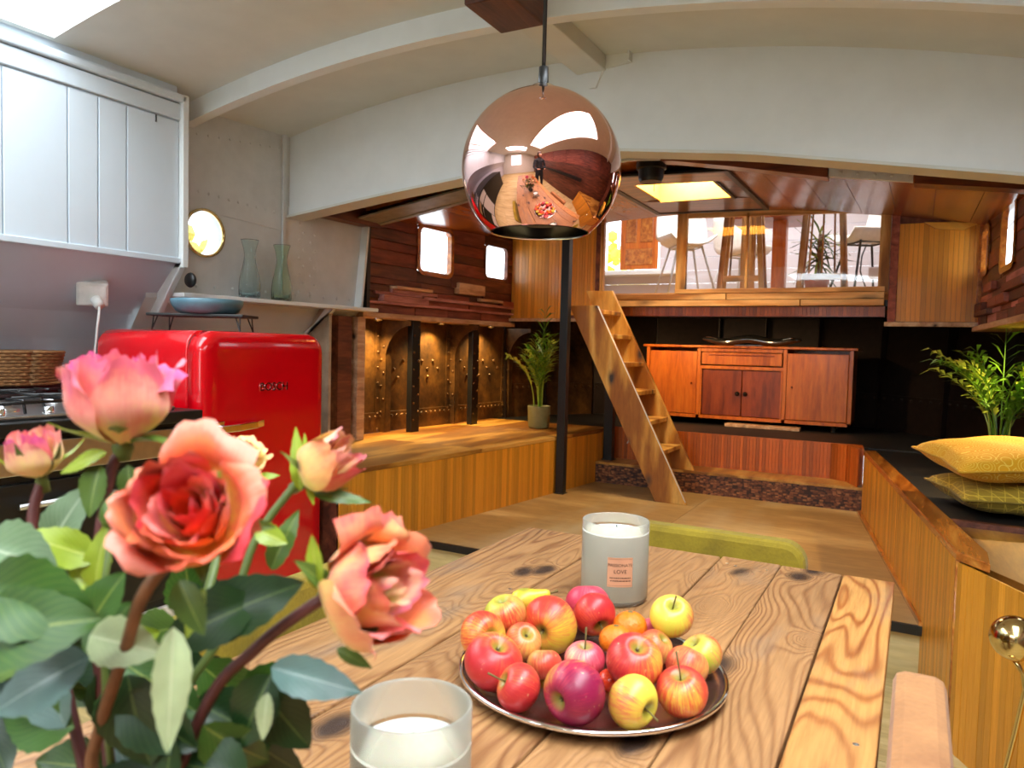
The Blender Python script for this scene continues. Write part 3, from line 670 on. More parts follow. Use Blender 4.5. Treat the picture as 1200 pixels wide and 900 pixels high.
# ---- varnished deckhead forward
cf = struct('ceiling')
def cpanel(name, mat, x0, x1, y0, y1, dz=0.0, th=.02, n=5, bev=.0):
    b = MB(); vs = []; fs = []
    for j in range(n+1):
        y = y0+(y1-y0)*j/n
        for x in (x0, x1): vs += [(x, y, zc(x, y)+dz), (x, y, zc(x, y)+dz+th)]
    for j in range(n):
        a = 4*j; c = a+4
        fs += [(a, c, c+2, a+2), (a+1, a+3, c+3, c+1), (a, a+1, c+1, c), (a+2, c+2, c+3, a+3)]
    fs += [(0, 2, 3, 1), (4*n, 4*n+1, 4*n+3, 4*n+2)]
    b.add(vs, fs); return b.build(name, mat, cf)
x = -3.0
while x < .45:
    x2 = min(.5, x+.19)
    if x < -2.45: mt = M['varnish']
    else: mt = M['varnish']
    if x2 < -1.46 or x > -1.03: cpanel('panel', mt, x+.0015, x2-.0015, 3.45, 5.19)
    else:
        cpanel('panel', mt, x+.0015, x2-.0015, 3.45, 4.128); cpanel('panel', mt, x+.0015, x2-.0015, 4.612, 5.19)
        if x < -1.47: cpanel('panel', mt, x+.0015, -1.462, 4.128, 4.612)
        if x2 > -1.02: cpanel('panel', mt, -1.028, x2-.0015, 4.128, 4.612)
    x = x2
b = MB(); b.add([(-3.1, 2.96, 2.3), (.6, 2.96, 2.3), (.55, 5.4, 2.3), (-3.0, 5.4, 2.3)], [(0, 1, 2, 3)]); b.build('deck_underlay', M['darkwood'], cf)
# transverse beam: riveted steel with timber facings
def zt(x): return zc(x, 3.6)-.012
arch(cf, 'steel_beam', M['silverpaint'], 3.58, 3.60, lambda x: zt(x)+.2, lambda x: zt(x)-.02, -1.4, -.2, 20)
arch(cf, 'steel_beam', M['oldgrey'], 3.56, 3.60, lambda x: zt(x)+.2, lambda x: zt(x)-.045, -3.0, -1.75, 20)
arch(cf, 'steel_flange', M['oldgrey'], 3.38, 3.56, lambda x: zt(x)-.03, lambda x: zt(x)-.04, -3.0, -1.75, 20)
arch(cf, 'timber_facing', M['varnishx'], 3.55, 3.64, lambda x: zt(x)+.2, lambda x: zt(x)-.035, -1.13, -.38, 14)
arch(cf, 'timber_facing', M['varnishx'], 3.55, 3.64, lambda x: zt(x)+.2, lambda x: zt(x)-.035, -.045, .5, 10)
arch(cf, 'riveted_strip', M['silverpaint'], 3.55, 3.575, lambda x: zt(x)+.06, lambda x: zt(x)-.03, -.375, -.05, 6)
arch(cf, 'riveted_strip', M['silverpaint'], 3.55, 3.575, lambda x: zt(x)+.06, lambda x: zt(x)-.03, -1.45, -1.14, 6)
b = MB()
for x0 in (-.36, -1.43):
    for i in range(10):
        x_ = x0+.033*i; b.dome((x_, 3.549, zt(x_)+(-.01 if i % 2 else .02)), (0, -1, 0), .008, .8, 8)
b.build('rivets', M['silverpaint'], cf, smooth=True, kind='stuff')
b = MB()
for i in range(30):
    x_ = -2.95+.04*i; b.dome((x_, 3.559, zt(x_)-.02+(.03 if i % 2 else 0)), (0, -1, 0), .009, .8, 6)
b.build('rivets', M['oldgrey'], cf, smooth=True, kind='stuff')
# hatch
area((-1.245, 4.37, 2.285), (0, 0, 0), .40, .45, 22, (1, .82, .55))   # sunlight through the open hatch
hx0, hx1, hy0, hy1 = -1.62, -.88, 3.85, 5.05
for (a, c, d, e) in [(hx0, hx1, hy0, hy0+.03), (hx0, hx1, hy1-.03, hy1), (hx0, hx0+.03, hy0, hy1), (hx1-.03, hx1, hy0, hy1)]: cpanel('hatch_edge', M['black'], a, c, d, e, -.014, .013)
cpanel('hatch_board', M['varnishx'], hx0+.03, hx1-.03, hy0+.03, 4.12, -.010, .009); cpanel('hatch_board', M['varnishx'], hx0+.03, hx1-.03, 4.62, hy1-.03, -.010, .009)
cpanel('hatch_board', M['varnishx'], hx0+.03, -1.47, 4.12, 4.62, -.010, .009); cpanel('hatch_board', M['varnishx'], -1.02, hx1-.03, 4.12, 4.62, -.010, .009)
one('hatch_coaming', M['yellowwood'], lambda b: (b.box(-1.475, -1.46, 4.12, 4.62, 2.09, 2.29), b.box(-1.03, -1.015, 4.12, 4.62, 2.09, 2.29), b.box(-1.46, -1.03, 4.115, 4.13, 2.09, 2.29), b.box(-1.46, -1.03, 4.61, 4.625, 2.08, 2.29)), cf)
for (a, c, d, e) in [(-1.48, -1.01, 4.10, 4.125), (-1.02, -1.0, 4.10, 4.63)]: cpanel('hatch_edge', M['black'], a, c, d, e, -.02, .02)

# ---- forward bulkhead at y = 5.15 with cabin opening
bk = struct('wall_front')
me = unit_box('slat', M['reed'])
zt5 = lambda x: zc(x, 5.17)+.005
slat_run(bk, me, (-2.80, 5.16), (-2.345, 5.16), 1.375, 1.99, .028)
slat_run(bk, me, (-2.30, 5.16), (-2.10, 5.16), 1.40, 2.05, .022)
slat_run(bk, me, (-.13, 5.16), (.29, 5.16), 1.365, 1.955, .026)
one('backing', M['darkwood'], lambda b: (b.box(-2.855, -2.07, 5.166, 5.19, 1.37, 2.3), b.box(-.17, .36, 5.166, 5.19, 1.36, 2.3)), bk)
one('stile', M['darkwood'], lambda b: b.box(-2.10, -2.062, 5.14, 5.17, 1.39, 2.06), bk, bevel=.003)
one('stile', M['redwood'], lambda b: b.box(-.175, -.13, 5.14, 5.17, 1.36, 2.03), bk, bevel=.003)
one('stile', M['rim'], lambda b: b.box(.285, .31, 5.14, 5.17, 1.36, 1.96), bk, bevel=.003)
one('pink_stile', M['pinkwood'], lambda b: b.box(-2.345, -2.30, 5.14, 5.17, 1.37, 2.03), bk, bevel=.003)
one('sill_strip', M['palewood'], lambda b: (b.box(-2.82, -2.06, 5.13, 5.17, 1.352, 1.375), b.box(-.19, .31, 5.13, 5.17, 1.335, 1.362)), bk, bevel=.003)
one('corner_block', M['yellowwood'], lambda b: b.prism([(0.0, 5.13, 1.955), (.28, 5.13, 1.935), (.2, 5.13, 1.90), (.06, 5.13, 1.915)], (0, .02, 0)), bk)
for (x0, x1, z0, z1) in [(-2.06, -1.15, 1.505, 1.545), (-1.145, -.195, 1.505, 1.545), (-2.06, -.68, 1.462, 1.502), (-.675, -.195, 1.462, 1.502), (-1.5, -.195, 1.548, 1.578)]:
    one('sill_board', M['pine'], lambda b: b.box(x0, x1, 5.12, 5.17, z0, z1), bk, bevel=.003)
one('header', M['pine'], lambda b: b.prism([(-1.45, 5.14, 2.065), (-.19, 5.14, 2.035), (-.19, 5.14, 2.065), (-.8, 5.14, 2.09), (-1.45, 5.14, 2.10)], (0, .03, 0)), bk, bevel=.002)
one('jamb', M['pinez'], lambda b: b.box(-1.50, -1.43, 5.13, 5.17, 1.578, 2.10), bk, bevel=.003)
one('jamb', M['pinez'], lambda b: b.box(-.235, -.176, 5.13, 5.17, 1.545, 2.04), bk, bevel=.003)
one('jamb', M['pinez'], lambda b: b.box(-2.062, -2.035, 5.13, 5.17, 1.545, 2.08), bk, bevel=.003)
one('mullion', M['pinez'], lambda b: b.box(-1.035, -1.018, 5.14, 5.165, 1.578, 2.08), bk, bevel=.002)
one('pane', M['pane'], lambda b: (b.box(-1.43, -1.037, 5.15, 5.153, 1.578, 2.07), b.box(-1.017, -.235, 5.15, 5.153, 1.578, 2.045)), bk)
b = MB(); b.box(-2.06, -.19, 5.20, 5.23, 1.395, 1.47); b.build('fascia', M['teakdark'], bk)
me = unit_box('slat', M['reedred']); slat_run(bk, me, (-2.06, 5.197), (-.19, 5.197), 1.40, 1.46, .024)
one('cabin_floor', M['black'], lambda b: b.flat([(-3.0, 5.19), (.7, 5.19), (.7, 7.35), (-3.0, 7.35)], 1.46, 1.5), bk)

# ---- forward cabin seen through the opening
fc = struct('wall_cabin')
cabw = plain('cabin_wall_paint', hx('#d4cfd4'), .5, nscale=6, var=.03, bump=.1)
one('cabin_deck', M['pine'], lambda b: b.box(-2.85, .35, 5.20, 7.3, 1.5, 1.56), fc)
me = unit_box('plank', cabw)
for i in range(9):
    z0 = 1.56+.125*i
    for x0, x1 in ([(-2.28, .35)] if 1.9 < z0+.06 < 2.5 else [(-2.85, .35)]):
        piece('plank', me, fc, ((x0+x1)/2, 7.25, z0+.062), (0, 0, 0), (x1-x0, .03, .121))
one('side_walls', cabw, lambda b: (b.box(-2.87, -2.85, 5.2, 7.3, 1.5, 2.75), b.box(.35, .38, 5.2, 7.3, 1.5, 2.75), b.box(-2.87, .38, 5.19, 5.21, 2.2, 2.75)), fc)
one('cabin_ceiling', cabw, lambda b: (b.box(-2.87, -2.7, 5.2, 7.3, 2.68, 2.72), b.box(.1, .37, 5.2, 7.3, 2.68, 2.72), b.box(-2.7, .1, 5.2, 5.95, 2.68, 2.72), b.box(-2.7, .1, 6.6, 7.3, 2.68, 2.72), b.box(-2.7, -1.8, 5.95, 6.6, 2.68, 2.72), b.box(-.8, .1, 5.95, 6.6, 2.68, 2.72)), fc)
cw = struct('window_10', (-2.6, 7.25, 2.2))
one('sill', M['white'], lambda b: (b.box(-2.845, -2.0, 7.02, 7.24, 1.885, 1.92), b.box(-2.845, -2.25, 7.2, 7.27, 1.92, 1.95)), cw, bevel=.004)
one('shutter', M['teak'], lambda b: b.box(-2.68, -2.29, 7.20, 7.225, 1.955, 2.50), cw, bevel=.004)
for (x0, x1, z0, z1) in [(-2.62, -2.51, 2.22, 2.46), (-2.47, -2.34, 2.22, 2.46), (-2.62, -2.34, 2.0, 2.16)]:
    one('shutter_panel', M['rim'], lambda b: b.box(x0, x1, 7.19, 7.201, z0, z1), cw, bevel=.006)
one('foliage', plain('autumn_foliage', hx('#d8c93c'), .7, nscale=20, var=.4), lambda b: [b.ball((-3.1+random.uniform(-.5, .4), 7.9+random.uniform(-.2, .3), 2.05+random.uniform(-.4, .35)), random.uniform(.03, .08), 6) for i in range(120)], cw, kind='stuff')

# ---- posts
pt = thing('support_pole', 'black square steel pole standing at the corner of the left bench', 'pole', (-1.994, 4.40, PZ))
one('shaft', M['black'], lambda b: b.box(-2.02, -1.966, 4.372, 4.426, PZ, 2.07), pt, bevel=.003)
one('foot_plate', M['black'], lambda b: b.box(-2.023, -1.96, 4.365, 4.433, PZ, PZ+.006), pt)
pt = thing('support_pole', 'shorter black steel post on the step behind the ladder', 'pole', (-1.92, 5.06, .362))
one('shaft', M['black'], lambda b: b.box(-1.955, -1.89, 5.03, 5.09, .362, 1.462), pt, bevel=.003)
one('foot_plate', M['black'], lambda b: b.box(-1.965, -1.88, 5.02, 5.10, .362, .368), pt)
# ============================================================ OBJECTS
# ---- ladder
ld = thing('ladder', 'open wooden ladder with broad pine sides leading up to the cabin', 'ladder', (-1.3, 4.7, PZ))
def lx(z): return -1.295-.51*(z-PZ)
def stringer(y, z0, z1, top):
    b = MB(); b.prism([(lx(z0)-.10, y, z0), (lx(z0)+.095, y, z0), (lx(z1)+.095, y, z1), (lx(z1)-.10, y, z1)], (0, .035, 0)); return b.build('side_board', M['ladder'], ld, bevel=.003)
stringer(4.5, PZ, 1.43, 0); stringer(4.93, .362, 1.56, 0)
one('painted_edge', M['white'], lambda b: b.prism([(lx(.23)+.0955, 4.502, .23), (lx(1.425)+.0955, 4.502, 1.425), (lx(1.425)+.0975, 4.502, 1.425), (lx(.23)+.0975, 4.502, .23)], (0, .012, 0)), ld)
for z in (1.41, 1.25, 1.07, .89, .71, .53):
    one('tread', M['ladder'], lambda b: b.box(lx(z)-.085, lx(z)+.09, 4.535, 4.93, z-.028, z), ld, bevel=.003)
one('cord', M['offwhite'], lambda b: b.tube([Vector((-1.86, 5.0, .80))+Vector((0.12*math.sin(t)*1.0, 0, -.22*t/1.6)) for t in [i*.2 for i in range(12)]], .004, 6), pt, smooth=True, label='thin white cord hanging in a loop')

# ---- sideboard
SY = 6.0
sb = thing('sideboard', 'mid-century teak sideboard with centre drawer in the bow', 'sideboard', (-1.19, SY+.2, .575))
X0, X1, Z0, Z1 = -1.97, -.41, .625, 1.185
one('body', M['teak'], lambda b: (b.box(X0, X1, SY, SY+.4, Z0, Z0+.025), b.box(X0, X0+.025, SY, SY+.4, Z0, Z1), b.box(X1-.025, X1, SY, SY+.4, Z0, Z1), b.box(X0, X1, SY+.38, SY+.4, Z0, Z1), b.box(-1.55, -1.525, SY, SY+.38, Z0, Z1), b.box(-.895, -.87, SY, SY+.38, Z0, Z1), b.box(-1.53, -.89, SY+.005, SY+.38, 1.02, 1.045)), sb)
one('top', M['teak'], lambda b: b.box(X0-.03, X1+.03, SY-.02, SY+.42, Z1, Z1+.02), sb, bevel=.006)
for x0, x1 in ((X0+.028, -1.553), (-.867, X1-.03)):
    d = one('door', M['teak'], lambda b: b.box(x0, x1, SY+.004, SY+.02, Z0+.03, Z1-.03), sb, bevel=.003)
    kx = x1-.04 if x0 < -1.5 else x0+.04
    one('knob', M['teakdark'], lambda b: b.lathe([(.006, 0), (.008, .01), (.0001, .016)], (kx, SY+.004, .9), 10, Matrix.Rotation(pi/2, 3, 'X')), d, smooth=True)
for x0, x1, kx in ((-1.51, -1.203, -1.23), (-1.197, -.91, -1.17)):
    d = one('door', M['teakdark'], lambda b: b.box(x0, x1, SY+.02, SY+.035, .655, 1.015), sb, bevel=.002)
    one('knob', M['black'], lambda b: b.lathe([(.010, 0), (.018, .018), (.0001, .026)], (kx, SY+.02, .83), 12, Matrix.Rotation(pi/2, 3, 'X')), d, smooth=True)
d = one('drawer', M['teak'], lambda b: b.box(-1.515, -.905, SY-.004, SY+.02, 1.055, 1.15), sb, bevel=.003)
one('pull', M['teakdark'], lambda b: b.box(-1.46, -.96, SY-.010, SY-.003, 1.125, 1.135), d, bevel=.003)
one('rail', M['teak'], lambda b: b.box(-1.52, -.90, SY-.002, SY+.02, 1.157, 1.183), sb)
one('frame_bead', M['teak'], lambda b: (b.box(-1.523, -1.511, SY, SY+.03, .65, 1.02), b.box(-.909, -.897, SY, SY+.03, .65, 1.02)), sb)
for x in (-1.85, -.53):
    for y in (SY+.06, SY+.34): one('leg', M['black'], lambda b: b.tube([(x, y, .575), (x, y, .627)], .02, 10), sb)
b = MB(); b.box(-1.3, -.75, SY-.08, SY+.02, .576, .60); tag(b.build('loose_plank', M['palewood'], None, bevel=.003), 'pale loose plank lying under the teak sideboard', 'plank')
ws = thing('table_ornament', 'low dark glossy curved centrepiece lying on the sideboard', 'ornament', (-1.19, SY+.2, Z1+.02))
def wv(u, v):
    x = -1.56+.76*u; prof = .03*math.sin(pi*u)*(1)+.012*math.cos(4*pi*u); t = 2*pi*v
    r = .016+.055*max(0, math.sin(pi*u))**.6
    return (x, SY+.2+r*1.6*math.cos(t), Z1+.062+.012*math.cos(4*pi*u)+r*.55*math.sin(t))
glossy = plain('glossy_dark_metal', (.25, .25, .26, 1), .12, .9, bump=0)
one('body', glossy, lambda b: b.grid(wv, 40, 14), ws, smooth=True)
one('foot', glossy, lambda b: (b.box(-1.3, -1.08, SY+.15, SY+.25, Z1+.02, Z1+.032)), ws, bevel=.003)
one('rim', M['chrome'], lambda b: b.tube([(-1.52+.68*i/20, SY+.14, Z1+.075+.016*math.cos(4*pi*i/20)) for i in range(21)], .005, 6), ws, smooth=True)

# ---- recessed spot lamps under the ledges
for i, (y, lab) in enumerate([(3.72, 'small round spotlight under the left ledge, nearest the carafe shelf'), (4.36, 'small round spotlight under the left ledge, middle of three'), (4.98, 'small round spotlight under the left ledge above the potted palm')]):
    x = xl(y)-.06
    t = thing('spotlight', lab, 'lamp', (x, y, 1.308), 'spotlights under the left ledge')
    one('housing', M['chrome'], lambda b: b.lathe([(.028, 1.308), (.028, 1.298), (.018, 1.292), (.018, 1.30)], (x, y, 0), 20), t, smooth=True)
    em = NT('lamp_face'); em.p(Base_Color=(1, .8, .5, 1), Emission_Color=(1, .85, .6, 1), Emission_Strength=9)
    one('lens', em.m, lambda b: b.lathe([(.018, 1.2945), (.0001, 1.2945)], (x, y, 0), 16), t)
    spot((x, y, 1.288), (x-.06, y-.02, .6), 34 if i < 2 else 26, ang=130, col=(1, .70, .27))
t = thing('spotlight', 'small spotlight under the right ledge above the cushions', 'lamp', (.47, 3.75, 1.308)); x, y = .47, 3.75
one('housing', M['chrome'], lambda b: b.lathe([(.028, 1.308), (.028, 1.298), (.018, 1.292), (.018, 1.30)], (x, y, 0), 20), t, smooth=True)
spot((x, y, 1.288), (x-.1, y-.15, .6), 30, ang=120, col=(1, .70, .32))
t = thing('spotlight', 'small spotlight under the right ledge beside the right palm', 'lamp', (.52, 4.25, 1.308)); x, y = .52, 4.25
one('housing', M['chrome'], lambda b: b.lathe([(.028, 1.308), (.028, 1.298), (.018, 1.292), (.018, 1.30)], (x, y, 0), 20), t, smooth=True)
spot((x, y, 1.288), (.38, 4.5, .8), 26, ang=100, col=(1, .72, .36))
for lx_, ly_, lt in [(-1.75, 5.40, 26), (-.9, 5.4, 11)]:
    t = thing('spotlight', 'small spotlight under the cabin floor lighting the sideboard ' + ('from the left' if lx_ < -1.5 else 'from the right'), 'lamp', (lx_, ly_, 1.46))
    one('housing', M['chrome'], lambda b: b.lathe([(.028, 1.46), (.028, 1.45), (.018, 1.445), (.018, 1.455)], (lx_, ly_, 0), 20), t, smooth=True)
    spot((lx_, ly_, 1.435), (lx_+.05, 6.0, .85), lt, ang=110, col=(1, .62, .28))

# ---- potted palms
def palm(loc, label, seed, h, spread, nst=16):
    rnd = random.Random(seed); x, y, z = loc
    t = thing('potted_palm', label, 'plant', loc)
    p = one('pot', M['potolive'], lambda b: b.lathe([(.0001, 0), (.066, 0), (.075, .01), (.082, .15), (.082, .158), (.074, .158), (.072, .13), (.0001, .13)], loc, 32), t, smooth=True)
    one('soil', M['soil'], lambda b: b.lathe([(.073, .14), (.0001, .146)], loc, 20), p)
    for k in range(nst):
        a = rnd.uniform(0, 2*pi); r0 = rnd.uniform(.005, .04); hh = h*rnd.uniform(.6, 1.0) if k else h*1.12; out = spread*rnd.uniform(.25, 1)*(0.25 if k == 0 else 1)
        d = Vector((math.cos(a), math.sin(a), 0)); base = Vector((x+r0*d.x, y+r0*d.y, z+.14))
        pts = [base+d*(out*(u**2.2))+Vector((0, 0, hh*(u-.22*u**3*(out/spread)))) for u in [i/8 for i in range(9)]]
        f = MB(); f.tube(pts, [.0045-.0035*i/8 for i in range(9)], 5, False)
        side = d.cross(Vector((0, 0, 1))).normalized()
        for i in range(3, 9):
            for sg in (-1, 1):
                for q in (0, .5):
                    if i+q > 8: continue
                    P0 = pts[i].lerp(pts[min(8, i+1)], q); tang = (pts[min(8, i+1)]-pts[i-1]).normalized()
                    L = (.11-.035*abs(i-5)/3)*rnd.uniform(.8, 1.2)*(h/.5)
                    dr = (side*sg*rnd.uniform(.5, 1.0)+tang*rnd.uniform(.6, 1.0)+Vector((0, 0, rnd.uniform(-.3, .2)))).normalized()
                    wv_ = dr.cross(Vector((rnd.uniform(-.3, .3), rnd.uniform(-.3, .3), 1))).normalized()*.011
                    mid = P0+dr*L*.5+Vector((0, 0, .008)); tip = P0+dr*L-Vector((0, 0, .022))
                    f.add([P0, mid-wv_, mid+wv_+Vector((0, 0, .002)), tip], [(0, 1, 2), (1, 3, 2)])
        f.build('frond', M['palm'] if rnd.random() < .6 else M['palmlight'], t)
palm((-2.36, 4.80, .58), 'tall potted palm on the left bench by the black pole', 3, .62, .20, 15)
palm((.375, 4.42, .566), 'bushy potted palm on the right bench behind the yellow cushions', 8, .58, .34, 22)

# ---- cushions
def cushion(loc, rot, W_, D_, H_, mat, label, pipe):
    t = thing('cushion', label, 'cushion', loc, 'yellow cushions stacked on the right bench')
    R_ = Euler(rot).to_matrix(); b = MB()
    def f(u, v, s_):
        a, c = 2*u-1, 2*v-1
        k = (max(0, 1-abs(a)**2.6)*max(0, 1-abs(c)**2.6))**.45
        pin = 1-.10*(1-abs(a))**1.2*abs(c)**3-0; pin2 = 1-.10*(1-abs(c))**1.2*abs(a)**3
        p = Vector((a*W_/2*pin2, c*D_/2*pin, s_*k*H_/2+.004*math.sin(9*a+4*c)*k))
        return Vector(loc)+R_ @ p
    b.grid(lambda u, v: f(u, v, 1), 22, 22); b.grid(lambda u, v: f(v, u, -1), 22, 22)
    o = b.build('cover', mat, t, smooth=True)
    q = MB(); ring = [f(i/12, 0, 0) for i in range(12)]+[f(1, i/12, 0) for i in range(12)]+[f(1-i/12, 1, 0) for i in range(12)]+[f(0, 1-i/12, 0) for i in range(13)]
    q.tube(ring, .004, 6); q.build('piping', pipe, t, smooth=True)
def scallop(name, base, line, hexa):
    t = NT(name); c = t.coords(False)
    if hexa:
        v = t.n('ShaderNodeTexVoronoi', feature='DISTANCE_TO_EDGE', inp={'Vector': c, 'Scale': 24., 'Randomness': .0})
        v2 = t.n('ShaderNodeTexWave', wave_type='BANDS', bands_direction='DIAGONAL', inp={'Vector': c, 'Scale': 9.})
        f = t.math('MAXIMUM', t.math('LESS_THAN', v.outputs[0], .035), t.math('GREATER_THAN', v2.outputs[0], .985))
    else:
        v = t.n('ShaderNodeTexVoronoi', inp={'Vector': c, 'Scale': 17., 'Randomness': .0})
        f = t.math('GREATER_THAN', t.math('SINE', t.math('MULTIPLY', v.outputs['Distance'], 42.)), .8)
    col = t.mix(t.math('MULTIPLY', f, .75), base, line)
    n = t.noise(c, 150, 2); t.p(Base_Color=col, Roughness=.8, Sheen_Weight=.05); t.bump(n, .2, .002); return t.m
cushion((.36, 3.42, .638), (0.0, 0.02, .25), .52, .48, .13, scallop('hex_cushion', hx('#a08420'), hx('#e0c040'), True), 'olive yellow cushion with a hexagon line pattern, under another', velvet('olive_velvet', hx('#9a8020'), hx('#7c6618')))
cushion((.35, 3.40, .776), (0.05, -.05, .30), .58, .52, .14, scallop('scallop_cushion', hx('#e0a208'), hx('#f4d860'), False), 'golden yellow cushion with a scallop pattern on top of the pair', velvet('gold_velvet', hx('#dca21c'), hx('#b8860e')))

# ---- fixture under forward deckhead
fx = thing('ceiling_speaker', 'black cylindrical fixture hanging under the varnished ceiling beside the copper lamp', 'speaker', (-1.225, 3.70, 2.06))
one('body', M['black'], lambda b: b.lathe([(.0001, 2.0), (.055, 2.0), (.062, 2.015), (.066, 2.06), (.075, 2.065), (.075, 2.10)], (-1.225, 3.70, 0), 28), fx, smooth=False)
one('pull_chain', M['chrome'], lambda b: b.tube([(-1.2, 3.68, 2.0), (-1.2, 3.68, 1.95)], .002, 5), fx)

# ---- fridge
fg = thing('fridge', 'glossy red retro fridge with rounded door beside the kitchen counter', 'fridge', (-2.65, 2.22, 0))
def rbox(b, x0, x1, y0, y1, z0, z1, r, n=6, axis='X'):   # box with corners rounded in the YZ plane
    pts = []
    for cy_, cz_, a0 in ((y1-r, z1-r, 0), (y0+r, z1-r, 90), (y0+r, z0+r, 180), (y1-r, z0+r, 270)):
        for k in range(n+1):
            t_ = math.radians(a0+90*k/n); pts.append((x0, cy_+r*math.cos(t_), cz_+r*math.sin(t_)))
    b.prism(pts, (x1-x0, 0, 0))
FY0, FY1 = 1.895, 2.555
def body(b):
    pts = []
    y0, y1, z0, z1, r = FY0, FY1, .05, 1.185, .07
    pts = [(-2.95, y0, z0), (-2.95, y1, z0)]
    for cy_, a0 in ((y1-r, 0), (y0+r, 90)):
        for k in range(7):
            t_ = math.radians(a0+15*k); pts.append((-2.95, cy_+r*math.cos(t_), z1-r+r*math.sin(t_)))
    b.prism(pts, (.545, 0, 0))
one('cabinet', M['red'], body, fg, bevel=.008, smooth=True)
one('gasket', M['rubber'], lambda b: rbox(b, -2.41, -2.398, FY0+.006, FY1-.006, .07, 1.178, .065), fg)
def doorf(b):
    # pillow-shaped door front
    n = 24; y0, y1, z0, z1, r = FY0, FY1, .06, 1.185, .085
    def sec(m):
        pts = []
        for cy_, cz_, a0 in ((y1-r, z1-r, 0), (y0+r, z1-r, 90), (y0+r, z0+r, 180), (y1-r, z0+r, 270)):
            for k in range(9):
                t_ = math.radians(a0+90*k/8); rr_ = r-m
                pts.append((cy_+max(rr_, .012)*math.cos(t_), cz_+max(rr_, .012)*math.sin(t_)))
        return pts
    layers = [(-2.398, 0), (-2.360, 0), (-2.345, .004), (-2.333, .012), (-2.325, .025), (-2.321, .045), (-2.319, .07)]
    vs = []
    for x_, m in layers: vs += [(x_, yy_, zz_) for yy_, zz_ in sec(m)]
    K = 36; fs = [(i*K+j, i*K+(j+1) % K, (i+1)*K+(j+1) % K, (i+1)*K+j) for i in range(len(layers)-1) for j in range(K)]
    fs += [tuple(range(K-1, -1, -1)), tuple(range((len(layers)-1)*K, len(layers)*K))]
    b.add(vs, fs)
dr = one('door', M['red'], doorf, fg, smooth=True)
dr.data.polygons[-1].use_smooth = False
hz = .815
hd = one('handle', M['chrome'], lambda b: (b.box(-2.318, -2.285, FY0+.04, FY0+.075, hz-.028, hz+.03), b.prism([(-2.29, FY0+.05, hz-.014), (-2.272, FY0+.05, hz-.014), (-2.262, FY0+.13, hz-.012), (-2.265, FY0+.22, hz-.008), (-2.29, FY0+.275, hz-.006), (-2.312, FY0+.28, hz-.006), (-2.285, FY0+.21, hz-.008), (-2.28, FY0+.12, hz-.012)], (0, 0, .028))), dr, bevel=.003)
me = text_mesh('BOSCH', .047, .002); me.materials.append(M['chrome'])
lt = bpy.data.objects.new('lettering', me); link(lt, dr); lt.matrix_local = Matrix.Translation(Vector((-2.317, FY0+.350, .950))-ORG[fg.name]) @ Matrix(((0, 0, 1, 0), (1, 0, 0, 0), (0, 1, 0, 0), (0, 0, 0, 1)))
lt['label'] = 'raised silver letters reading BOSCH'
for y in (FY0+.08, FY1-.08): one('foot', M['black'], lambda b: b.tube([(-2.5, y, 0), (-2.5, y, .055)], .02, 10), fg)

# stand and pan on the fridge
st = thing('wire_stand', 'flat black stand on hairpin legs standing on the red fridge', 'stand', (-2.68, 2.16, 1.186))
one('board', M['black'], lambda b: b.obox((-2.66, 2.18, 1.250), (.40, .19, .012), Matrix.Rotation(math.radians(28), 3, 'Z')), st, bevel=.003)
for sx in (-1, 1):
    for sy in (-1, 1):
        m = Matrix.Rotation(math.radians(28), 3, 'Z'); p = Vector((-2.66, 2.18, 1.244))+m @ Vector((sx*.17, sy*.07, 0))
        q = p+m @ Vector((sx*.012, sy*.008, 0)); q.z = 1.1865
        one('leg', M['black'], lambda b: (b.tube([p+Vector((.012, 0, 0)), q], .003, 6), b.tube([p-Vector((.012, 0, 0)), q], .003, 6)), st)
pn = thing('shallow_dish', 'blue grey shallow dish resting on the black stand above the fridge', 'dish', (-2.65, 2.19, 1.2565))
bl = plain('blue_grey_glaze', hx('#5c8494'), .35, bump=.03)
one('bowl', bl, lambda b: b.lathe([(.0001, 0), (.10, 0), (.125, .012), (.142, .04), (.146, .060), (.142, .062), (.135, .045), (.115, .015), (.0001, .010)], (-2.65, 2.19, 1.2565), 48), pn, smooth=True)

# shelf and carafes
sh = thing('wall_shelf', 'white painted shelf along the riveted hull holding two carafes', 'shelf', (-2.9, 2.85, 1.34))
one('board', M['white'], lambda b: b.prism([(xl(2.24)-.01, 2.24, 1.336), (xl(2.24)+.13, 2.24, 1.336), (xl(3.5)+.13, 3.50, 1.336), (xl(3.5)-.01, 3.50, 1.336)], (0, 0, .02)), sh, bevel=.003)
one('bracket', M['white'], lambda b: b.prism([(xl(3.2)+.11, 3.15, 1.335), (xl(3.2)+.06, 3.15, 1.335), (-3.05, 3.15, 1.14), (-3.05, 3.15, 1.19)], (0, .03, 0)), sh, bevel=.003)
def carafe(loc, s_, mat, label):
    t = thing('carafe', label, 'carafe', loc, 'glass carafes on the hull shelf')
    P_ = [(.0001, .003), (.048, .003), (.050, .012), (.051, .06), (.047, .10), (.036, .15), (.028, .19), (.026, .215), (.032, .25), (.042, .285), (.0435, .287), (.041, .285), (.030, .25), (.0235, .215), (.025, .19), (.033, .15), (.044, .10), (.048, .06), (.046, .014), (.0001, .012)]
    b = MB(); n = 48; vs = []
    for r_, z_ in P_:
        for j in range(n):
            a = 2*pi*j/n; rr_ = r_*(1+(.03*math.cos(12*a) if .01 < z_ < .2 else 0)); vs.append((loc[0]+rr_*s_*math.cos(a), loc[1]+rr_*s_*math.sin(a), loc[2]+z_*s_))
    b.add(vs, [(i*n+j, i*n+(j+1) % n, (i+1)*n+(j+1) % n, (i+1)*n+j) for i in range(len(P_)-1) for j in range(n)])
    b.build('glass', mat, t, smooth=True)
